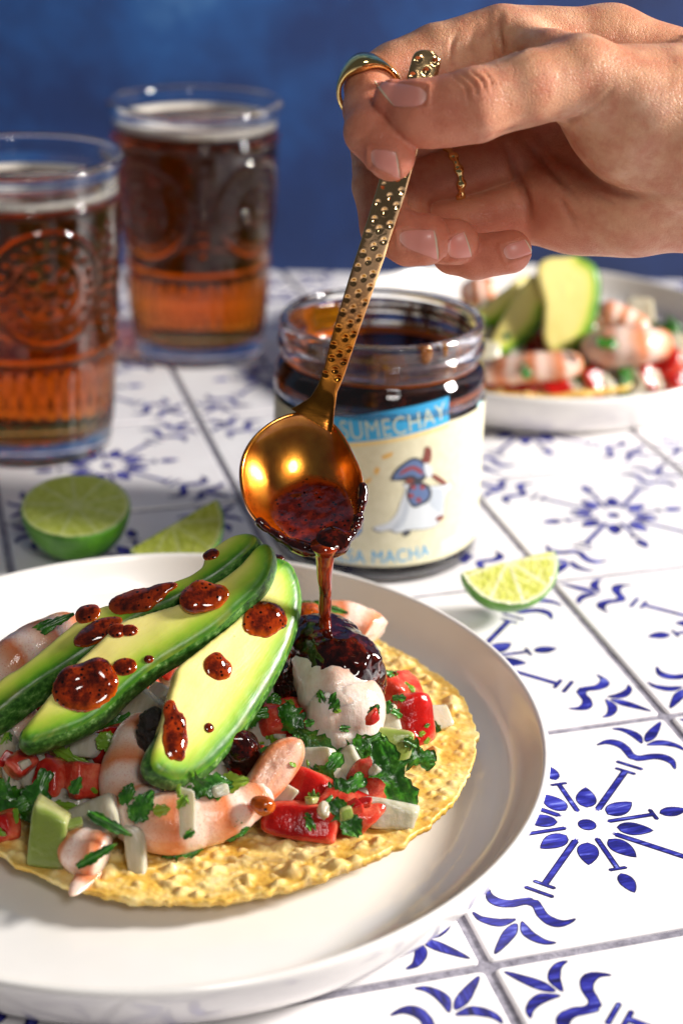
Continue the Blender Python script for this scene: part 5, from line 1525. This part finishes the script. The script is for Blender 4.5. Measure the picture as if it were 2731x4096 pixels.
# traced position of every vertex (photo pixels / K)
def uv_of(Q):
    h0 = np.array([(1050 * K - IMG_W / 2) / FPX * HD, (IMG_H / 2 - 350 * K) / FPX * HD])
    d_ = HD - Q[:, 2]
    x_ = (Q[:, 0] + h0[0]) / d_; y_ = (Q[:, 1] + h0[1]) / d_
    return np.stack([(IMG_W / 2 + x_ * FPX) / K, (IMG_H / 2 - y_ * FPX) / K], -1)
UVp = uv_of(HV)
front = HN[:, 2] > .05
def N5(x, y): return ((1600 + x / 1.3864) / K, (450 + y / 1.3864) / K)
def N4(x, y): return ((1280 + x / 2.529) / K, (150 + y / 2.529) / K)
def N1(x, y): return ((1200 + x / 1.0242) / K, (y / 1.0242) / K)
creases = [
    ([N5(545, 130), N5(600, 230), N5(650, 360), N5(700, 490), N5(728, 650)], 1.20, 10, -75, 0),
    ([N5(640, 100), N5(740, 220), N5(850, 350), N5(940, 440), N5(1010, 520)], 0.93, 9, -75, 0),
    ([N5(760, 130), N5(850, 235), N5(980, 300), N5(1130, 400), N5(1290, 455), N5(1560, 470)], 0.93, 11, -75, 30),
    ([N5(860, 440), N5(920, 540), N5(980, 640)], 0.53, 8, -75, 0),
    ([N5(1050, 420), N5(1150, 490), N5(1250, 530)], 0.46, 8, -75, 0),
    ([N5(720, 72), N5(880, 62), N5(990, 35), N5(1070, -10)], .8, 6, -30, 40),
    ([N1(760, 590), N1(820, 545), N1(930, 515)], .3, 5, -20, 40),
    ([N1(1110, 490), N1(1230, 420), N1(1300, 340)], .3, 5, -20, 40),
    ([N1(630, 315), N1(675, 350), N1(690, 400), N1(690, 430)], .55, 3, 0, 40),
    ([N1(660, 300), N1(715, 345), N1(728, 400)], .5, 3, 0, 40),
    ([N1(700, 295), N1(745, 330), N1(758, 375)], .45, 3, 0, 40),
    ([N1(740, 290), N1(775, 320), N1(790, 370)], .3, 3, 0, 40),
    ([N1(820, 60), N1(815, 130), N1(830, 230)], .8, 6, -40, 10),
    ([N1(640, 130), N1(620, 200), N1(630, 290)], .5, 5, -40, 10),
    ([N1(720, 110), N1(700, 180), N1(730, 260)], .4, 6, -40, 10),
    ([N1(940, 180), N1(880, 215), N1(820, 240)], .5, 5, -40, 20),
    ([N1(200, 590), N1(270, 560), N1(300, 520)], .2, 5, -20, 20),
    ([N1(215, 680), N1(260, 690), N1(300, 720)], .3, 4, -40, 10),
]
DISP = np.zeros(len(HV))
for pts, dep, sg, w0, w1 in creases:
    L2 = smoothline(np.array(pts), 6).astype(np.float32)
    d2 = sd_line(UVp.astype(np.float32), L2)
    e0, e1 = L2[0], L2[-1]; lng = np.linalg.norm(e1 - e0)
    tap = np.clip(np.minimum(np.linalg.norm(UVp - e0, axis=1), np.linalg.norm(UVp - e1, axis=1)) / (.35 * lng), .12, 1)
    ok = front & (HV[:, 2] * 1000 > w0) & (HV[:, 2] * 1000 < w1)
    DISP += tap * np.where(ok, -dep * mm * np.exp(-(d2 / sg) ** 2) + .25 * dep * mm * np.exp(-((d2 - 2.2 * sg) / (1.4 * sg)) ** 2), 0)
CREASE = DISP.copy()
NAILS = [[(849, 338), (910, 347), (921, 413), (850, 382)], [N4(1085, 490), N4(520, 425), N4(740, 705), N4(1075, 700)], [(914, 527), (1000, 527), (1010, 601), (917, 566)],
         [(1028, 548), (1066, 530), (1086, 592), (1026, 596)], [(1150, 566), (1207, 548), (1225, 582), (1163, 602)]]
NW = [(-2, 40), (0, 40), (-30, -2), (-40, -8), (-45, -12)]
for nq, (w0, w1) in zip(NAILS, NW):
    dn_ = sd_poly(UVp.astype(np.float32), np.array(nq))
    ok = front & (HV[:, 2] * 1000 > w0) & (HV[:, 2] * 1000 < w1) & (dn_ < 40)
    basew = np.clip(1.2 - sd_line(UVp.astype(np.float32), np.array([nq[0], nq[3]])) / 45., .25, 1)
    DISP += np.where(ok, -.00045 * np.clip(-dn_ / 4, 0, 1) + .00042 * basew * np.exp(-((dn_ - 4.5) / 4.5) ** 2), 0)
HV2 = HV + HN * (DISP + .00022 * vnoise(HV, 130, 77, 2))[:, None]
tips = [INDEX[-1][0], MIDDLE[-1][0], RING[-1][0], PINKY[-1][0], THUMB[-2][0], THUMB[-1][0]]
tipd = np.min([np.linalg.norm(HV - t_, axis=1) for t_ in tips], 0)
fl = np.clip(1 - (tipd - .006) / .022, 0, 1)
palmy = np.clip((-HV[:, 2] - .016) / .02, 0, 1) * front
m_skin = NT('tan_skin'); co = m_skin.coord()
mott = m_skin.noise(co, 60, 4, .6)
base = m_skin.ramp(mott, [(.3, lin('#c58864')), (.55, lin('#d8a07c')), (.75, lin('#e4b494'))])
base = m_skin.mix(m_skin.math('MULTIPLY', m_skin.attr('tip'), .75), base, lin('#d9775c'))
base = m_skin.mix(m_skin.math('MULTIPLY', m_skin.attr('palm'), .45), base, lin('#c06f52'))
base = m_skin.mix(m_skin.math('MULTIPLY', m_skin.mapr(m_skin.noise(co, 150, 4, .65), .42, .68), .5), base, lin('#bd6248'))
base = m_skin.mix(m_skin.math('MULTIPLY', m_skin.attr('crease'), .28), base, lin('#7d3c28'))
m_skin.p(Base_Color=base, Roughness=m_skin.mapr(m_skin.noise(co, 300, 3), .3, .7, .40, .58))
sss(m_skin, .32, (.0070, .0022, .0010), .6)
m_skin.b.inputs['Specular IOR Level'].default_value = .45
w1 = m_skin.vor(m_skin.scl(co, (1, 1.6, 1.3)), 780, 'DISTANCE_TO_EDGE'); w2 = m_skin.noise(m_skin.scl(co, (3.0, 1, 1)), 260, 4, .65)
m_skin.bump(m_skin.math('ADD', m_skin.math('MULTIPLY', m_skin.mapr(w1, 0, .12), .8), m_skin.math('MULTIPLY', w2, .9)), .34, .0006)
HB = hp(1980, 320, -24)
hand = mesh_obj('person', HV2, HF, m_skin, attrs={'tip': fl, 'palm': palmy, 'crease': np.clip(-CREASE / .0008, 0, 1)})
hand.matrix_world = Matrix.Translation(H0) @ HM.to_4x4()
tag(hand, 'tan skinned right hand with bare nails pinching the gold spoon from the right', 'hand')
hand.name = 'hand'

# fingernails: patches laid on the finger surface along the sight lines
m_nail = NT('bare_nail'); co = m_nail.coord()
fr_ = m_nail.attr('free')
m_nail.p(Base_Color=m_nail.mix(m_nail.mapr(fr_, .93, .96), m_nail.mix(m_nail.mapr(fr_, .0, .22), lin('#efb3a2'), lin('#e89484')), lin('#dcc3a4')), Roughness=.42)
m_nail.b.inputs['Coat Weight'].default_value = .1
sss(m_nail, .2, (.003, .001, .0006))
CAMH = np.array(HMi @ (Vector((0, 0, CAM_H)) - H0), np.float32)
def surf(uv):
    uv = np.asarray(uv, float)
    far = np.array([hp(u, v, -60) for u, v in uv]); dr = far - CAMH; dr /= np.linalg.norm(dr, axis=1, keepdims=True)
    t = np.full(len(uv), HD - .06, np.float32); best = np.full(len(uv), 9., np.float32); bt_ = t.copy()
    for _ in range(45):
        d_ = hand_fn((CAMH + dr * t[:, None]).astype(np.float32))
        b_ = np.abs(d_) < best; best = np.where(b_, np.abs(d_), best); bt_ = np.where(b_, t, bt_)
        t = np.minimum(t + d_ * .85, HD + .05)
    Q = CAMH + dr * bt_[:, None]
    for _ in range(3): Q = Q - grad(Q) * hand_fn(Q.astype(np.float32))[:, None]
    return Q
def nail(corners, rnd=4.0, lift=.00016, n=21):
    bt, ft, fb, bb = [np.array(c_, float) for c_ in corners]
    g = np.linspace(-1, 1, n)
    A_, B_ = np.meshgrid(g, g, indexing='ij')                          # A: base->free, B: across
    # square -> rounded at the base, nearly straight at the free edge
    A2 = A_ * np.sqrt(1 - np.where(A_ < 0, .44, .16) * B_ ** 2); B2 = B_ * np.sqrt(1 - np.where(A_ < 0, .40, .14) * A_ ** 2)
    s_, t_ = (A2 + 1) / 2, (B2 + 1) / 2
    uv = ((bt * (1 - s_[..., None]) + ft * s_[..., None]) * (1 - t_[..., None]) + (bb * (1 - s_[..., None]) + fb * s_[..., None]) * t_[..., None]).reshape(-1, 2)
    Q = surf(uv); N_ = grad(Q)
    ctr_n = N_.mean(0); ctr_n /= np.linalg.norm(ctr_n)
    # flatten towards a single gentle curve so it reads as a plate, not skin
    edge = np.maximum(np.abs(A_), np.abs(B_)).ravel()
    lft = lift * (1 - edge ** 6) + .00022 * np.clip(A_.ravel() - .5, 0, 1) - .00012
    Q = Q + N_ * lft[:, None]
    F = [(i * n + j, (i + 1) * n + j, (i + 1) * n + j + 1, i * n + j + 1) for i in range(n - 1) for j in range(n - 1)]
    nv = len(Q); Qb = Q - N_ * .0006
    F2 = [tuple(x + nv for x in reversed(f_)) for f_ in F]
    rim = [i * n for i in range(n)] + [(n - 1) * n + j for j in range(1, n)] + [i * n + n - 1 for i in range(n - 2, -1, -1)] + [j for j in range(n - 2, 0, -1)]
    F3 = [(rim[i], rim[(i + 1) % len(rim)], rim[(i + 1) % len(rim)] + nv, rim[i] + nv) for i in range(len(rim))]
    o = mesh_obj('fingernail', np.concatenate([Q, Qb]), F + F2 + F3, m_nail, hand, attrs={'free': np.tile(s_.ravel(), 2)})
    return o
for nq in NAILS: nail(nq)

# rings and bracelet
m_ring = NT('polished_gold'); m_ring.p(Base_Color=(.90, .66, .26), Metallic=1.0, Roughness=.10)
def band(name, label, c_, axis, R, wfun, tfun, group, up=(0, 1, 0)):
    X, Y, Z = frame(axis, up)
    n = 96; prof = 10; V = []; F = []
    for i in range(n):
        a = 2 * math.pi * i / n
        w_, t_ = wfun(a), tfun(a)
        rd_ = X * math.cos(a) + Y * math.sin(a)
        for j in range(prof):
            b = 2 * math.pi * j / prof
            cs, sn = math.cos(b), math.sin(b)
            ex = lambda q: math.copysign(abs(q) ** .55, q)
            V.append(Vector(c_) + rd_ * (R + t_ * ex(cs)) + Z * (w_ * ex(sn)))
    for i in range(n):
        for j in range(prof):
            k, l = (i + 1) % n, (j + 1) % prof
            F.append((i * prof + j, k * prof + j, k * prof + l, i * prof + l))
    o = mesh_obj(name, [tuple(v_) for v_ in V], F, m_ring)
    o.matrix_world = Matrix.Translation(H0) @ HM.to_4x4()
    return tag(o, label, 'ring', group)
def bump_at(a, a0, s_): 
    d = (a - a0 + math.pi) % (2 * math.pi) - math.pi
    return math.exp(-(d / s_) ** 2)
band('finger_ring', 'gold signet style ring on the bent index finger', hp(848, 208, -8.0), (0.05, -.60, .80), .0094, lambda a: .0018 + .0022 * bump_at(a, .35, .75), lambda a: .0008 + .0013 * bump_at(a, .35, .5), 'gold finger rings')
band('finger_ring', 'dark gold ring in shadow inside the curled hand', hp(1030, 403, -41.6), tuple(hp(1215, 350, -48) - hp(930, 425, -36)), .0093, lambda a: .0013 + .0004 * math.cos(12 * a), lambda a: .0007 + .0003 * math.cos(12 * a), 'gold finger rings')
wc = hp(1572, 300, -22)
V = []; F = []
n = 150
pth = []
for i in range(n + 1):
    a = 2 * math.pi * i / n
    pth.append(wc + np.array([.0015 * math.sin(3 * a) + .003 * math.sin(a), .0292 * math.sin(a), .034 * math.cos(a)]))
V, F = tube(np.array(pth), .0007 + .0004 * np.cos(np.arange(n + 1) * math.pi / 1.0), 8, False)
o = mesh_obj('bracelet', V, F, m_ring); o.matrix_world = Matrix.Translation(H0) @ HM.to_4x4()
tag(o, 'fine gold chain bracelet round the wrist at the right edge', 'bracelet')
# ------------------------------------------------------------------ ceviche on the background tostada
def N6(x, y): return (1800 + x / 1.6842, 900 + y / 1.6842)
def Q6(x, y, yy): return P3(*N6(x, y), y=yy)
GAb = 'avocado slices on the background tostada'
def avb(label, outline, peel, a, b, c_, thick):
    return avocado('avocado_slice', label, GAb, [N6(*q) for q in outline], [N6(*q) for q in peel], plane3(Q6(*a), Q6(*b), Q6(*c_)), thick, h=.0012, esc=1.8)
pk = [(760, 868), (850, 820), (920, 720), (965, 600), (990, 470), (990, 360), (955, 280), (880, 235)]
avb('blurred broad avocado slice standing frontmost on the background tostada', pk + [(760, 215), (640, 225), (580, 290), (600, 400), (630, 520), (628, 650), (630, 780), (680, 850)], pk, (760, 860, .800), (780, 230, .822), (960, 420, .816), .012)
pk = [(300, 850), (380, 855), (480, 770), (570, 670), (620, 560)]
avb('blurred narrow avocado slice in the middle of the background fan', pk + [(640, 430), (590, 330), (520, 350), (430, 480), (350, 610), (290, 740), (275, 810)], pk, (310, 850, .806), (600, 330, .834), (560, 660, .816), .010)
pk = [(195, 640), (250, 665), (330, 640), (420, 560)]
avb('blurred rearmost avocado slice of the background fan near the jar', pk + [(520, 430), (540, 340), (470, 350), (370, 430), (260, 520), (190, 590)], pk, (220, 640, .822), (520, 350, .846), (400, 560, .832), .010)
GSb = 'cooked shrimp on the background tostada'
shrimp('blurred orange shrimp in front on the background tostada beside the jar', [Q6(180, 1000, .797), Q6(330, 985, .790), Q6(560, 960, .787), Q6(760, 945, .788), Q6(860, 930, .795)], [.006, .0085, .009, .0085, .006], 41, 5, back=(0, -.8, .4), backoff=.35, group=GSb)
shrimp('blurred thick pale shrimp at the right on the background tostada', [Q6(930, 850, .806), Q6(1020, 830, .800), Q6(1180, 820, .797), Q6(1330, 810, .800), Q6(1440, 800, .812)], [.008, .0120, .0125, .011, .008], 43, 4, back=(.6, -.4, .4), backoff=.0, group=GSb)
shrimp('blurred brown pink shrimp behind the background avocado fan at right', [Q6(960, 650, .850), Q6(1060, 610, .848), Q6(1180, 650, .846), Q6(1340, 720, .842)], [.007, .009, .009, .007], 45, 4, back=(0, -.5, .7), backoff=.3, group=GSb)
shrimp('blurred shrimp behind the avocado fan on the far side of the background plate', [Q6(60, 470, .872), Q6(180, 450, .872), Q6(320, 430, .872)], [.007, .0095, .008], 47, 3, back=(0, -.5, .7), backoff=.35, group=GSb)
rb = random.Random(12)
spots = {'t': [(330, 1110, .790, 1), (530, 1110, .788, 1), (700, 1110, .786, 1.2), (960, 1040, .792, 1.2), (1440, 930, .808, 1.5), (1500, 1010, .806, 1.2), (1310, 1040, .797, 1), (990, 590, .852, .8), (1180, 1010, .797, .8), (440, 1080, .79, .9)],
         'o': [(250, 860, .806, 1.2), (900, 1110, .789, 1.1), (1060, 1050, .792, 1.1), (1340, 1060, .796, 1.0), (1520, 900, .820, 1.1), (1230, 1080, .792, 1), (820, 1100, .788, .9), (1290, 590, .860, 1.3), (1250, 700, .846, 1.1), (1520, 800, .830, 1.0), (620, 1130, .787, .8)],
         'c': [(520, 970, .778, .8), (650, 1060, .784, 1), (1200, 1050, .788, 1.3), (1440, 710, .840, 1.5), (1060, 790, .780, .9), (400, 1100, .787, 1), (940, 1130, .786, 1.1), (850, 980, .789, 1.2), (300, 690, .83, 1.2), (1010, 640, .846, 1), (420, 840, .808, 1.4)]}
for kind, lst in spots.items():
    for x, y, yy, s_ in lst:
        p_ = Q6(x, y, yy); sd = rb.randrange(9999); rt_ = facing(Vector((rb.uniform(-.5, .5), -.8, rb.uniform(.2, .8))), rb.uniform(0, 6.28))
        if kind == 't': chunk('tomato_piece', 'blurred tomato dice on the background tostada', 'tomato', 'tomato dice on the background tostada', m_tom, p_, (.013 * s_, .012 * s_, .011 * s_), rt_, sd, 3.4, .2)
        elif kind == 'o': chunk('onion_piece', 'blurred onion dice on the background tostada', 'onion', 'onion dice on the background tostada', m_oni, p_, (.012 * s_, .011 * s_, .008 * s_), rt_, sd, 5, .12)
        else:
            V, F = leaf_mesh(.013 * s_, .009 * s_, sd, .6)
            o = mesh_obj('cilantro_leaf', V, F, m_cil); o.location = p_; o.rotation_euler = rt_
            tag(o, 'blurred cilantro leaf on the background tostada', 'cilantro', 'cilantro on the background tostada')
for k in range(70):
    a = rb.uniform(0, 6.28); q = math.sqrt(rb.random()) * .060
    x, y = .110 + q * math.cos(a), .848 + q * math.sin(a) * .8
    z = rb.uniform(.016, .021 + .022 * (1 - (q / .06) ** 2))
    rt_ = facing(Vector((rb.uniform(-.5, .5), rb.uniform(-.8, .3), rb.uniform(.2, .9))), rb.uniform(0, 6.28)); s_ = rb.uniform(.010, .015)
    if k % 3 == 2:
        V, F = leaf_mesh(s_ * 1.2, s_ * .8, k + 1900, .6)
        o = mesh_obj('cilantro_leaf', V, F, m_cil); o.location = (x, y, z + .003); o.rotation_euler = rt_
        tag(o, 'blurred cilantro leaf on the background tostada', 'cilantro', 'cilantro on the background tostada')
    elif k % 3: chunk('onion_piece', 'blurred onion dice on the background tostada', 'onion', 'onion dice on the background tostada', m_oni, (x, y, z), (s_, s_ * .9, s_ * .7), rt_, k + 900, 5, .12)
    else: chunk('tomato_piece', 'blurred tomato dice on the background tostada', 'tomato', 'tomato dice on the background tostada', m_tom, (x, y, z), (s_, s_ * .9, s_ * .8), rt_, k + 900, 3.4, .2)
# ------------------------------------------------------------------ chopped herb flecks and juice beads lying on the heap
bpy.context.view_layer.update()
dg = bpy.context.evaluated_depsgraph_get()
rf = random.Random(31)
ok_hosts = ('shrimp', 'tomato_piece', 'onion_piece', 'cucumber_piece')
m_juice = glass_mat('clear_juice', (1, .97, .93), 0.0, 1.33)
made = 0; tries = 0
hosts = {}
while made < 62 and tries < 4000:
    tries += 1
    x, y = rf.uniform(-.128, .048), rf.uniform(.365, .50)
    ok, loc, nor, _i, ob, _mm = scene.ray_cast(dg, Vector((x + .03, y - .10, .17)), (Vector((x, y, .02)) - Vector((x + .03, y - .10, .17))).normalized())
    if not ok or not ob.name.startswith(ok_hosts): continue
    if nor.z < -.1: continue
    s_ = rf.uniform(.0022, .0052)
    V, F = leaf_mesh(s_, s_ * rf.uniform(.45, .8), 3000 + made, .5, rf.random() < .5)
    o = mesh_obj('herb_fleck', V, F, m_cil if rf.random() < .72 else m_stem)
    o.location = loc + nor * .0005
    o.rotation_euler = facing(nor + Vector((rf.uniform(-.3, .3), rf.uniform(-.3, .3), rf.uniform(-.3, .3))), rf.uniform(0, 6.28))
    tag(o, 'tiny chopped green herb fleck stuck to the foreground ceviche', 'herb fleck', 'chopped herb flecks on the foreground ceviche')
    made += 1

rm = random.Random(77); made = 0; tries = 0
while made < 14 and tries < 4000:
    tries += 1
    x, y = rm.uniform(-.128, .045), rm.uniform(.37, .49)
    org = Vector((x + .02, y - .12, .15))
    ok, loc, nor, _i, ob, _mm = scene.ray_cast(dg, org, (Vector((x, y, .018)) - org).normalized())
    if not ok or not ob.name.startswith(('tomato_piece', 'onion_piece', 'cucumber_piece', 'cilantro_leaf')): continue
    s_ = rm.uniform(.0036, .0055); k = rm.random()
    rt_ = facing(nor + Vector((rm.uniform(-.5, .5), rm.uniform(-.5, .5), rm.uniform(-.5, .5))), rm.uniform(0, 6.28))
    nm, mt, ct, gp = ('tomato_piece', m_tom, 'tomato', 'minced tomato bits on the foreground ceviche') if k < .45 else (('onion_piece', m_oni, 'onion', 'minced onion bits on the foreground ceviche') if k < .85 else ('cucumber_piece', m_cuc, 'cucumber', 'minced cucumber bits on the foreground ceviche'))
    chunk(nm, 'tiny minced %s bit on top of the foreground ceviche' % ct, ct, gp, mt, loc + nor * s_ * .15, (s_, s_ * rm.uniform(.6, 1), s_ * rm.uniform(.4, .7)), rt_, 5000 + made, 1.0, .3)
    made += 1
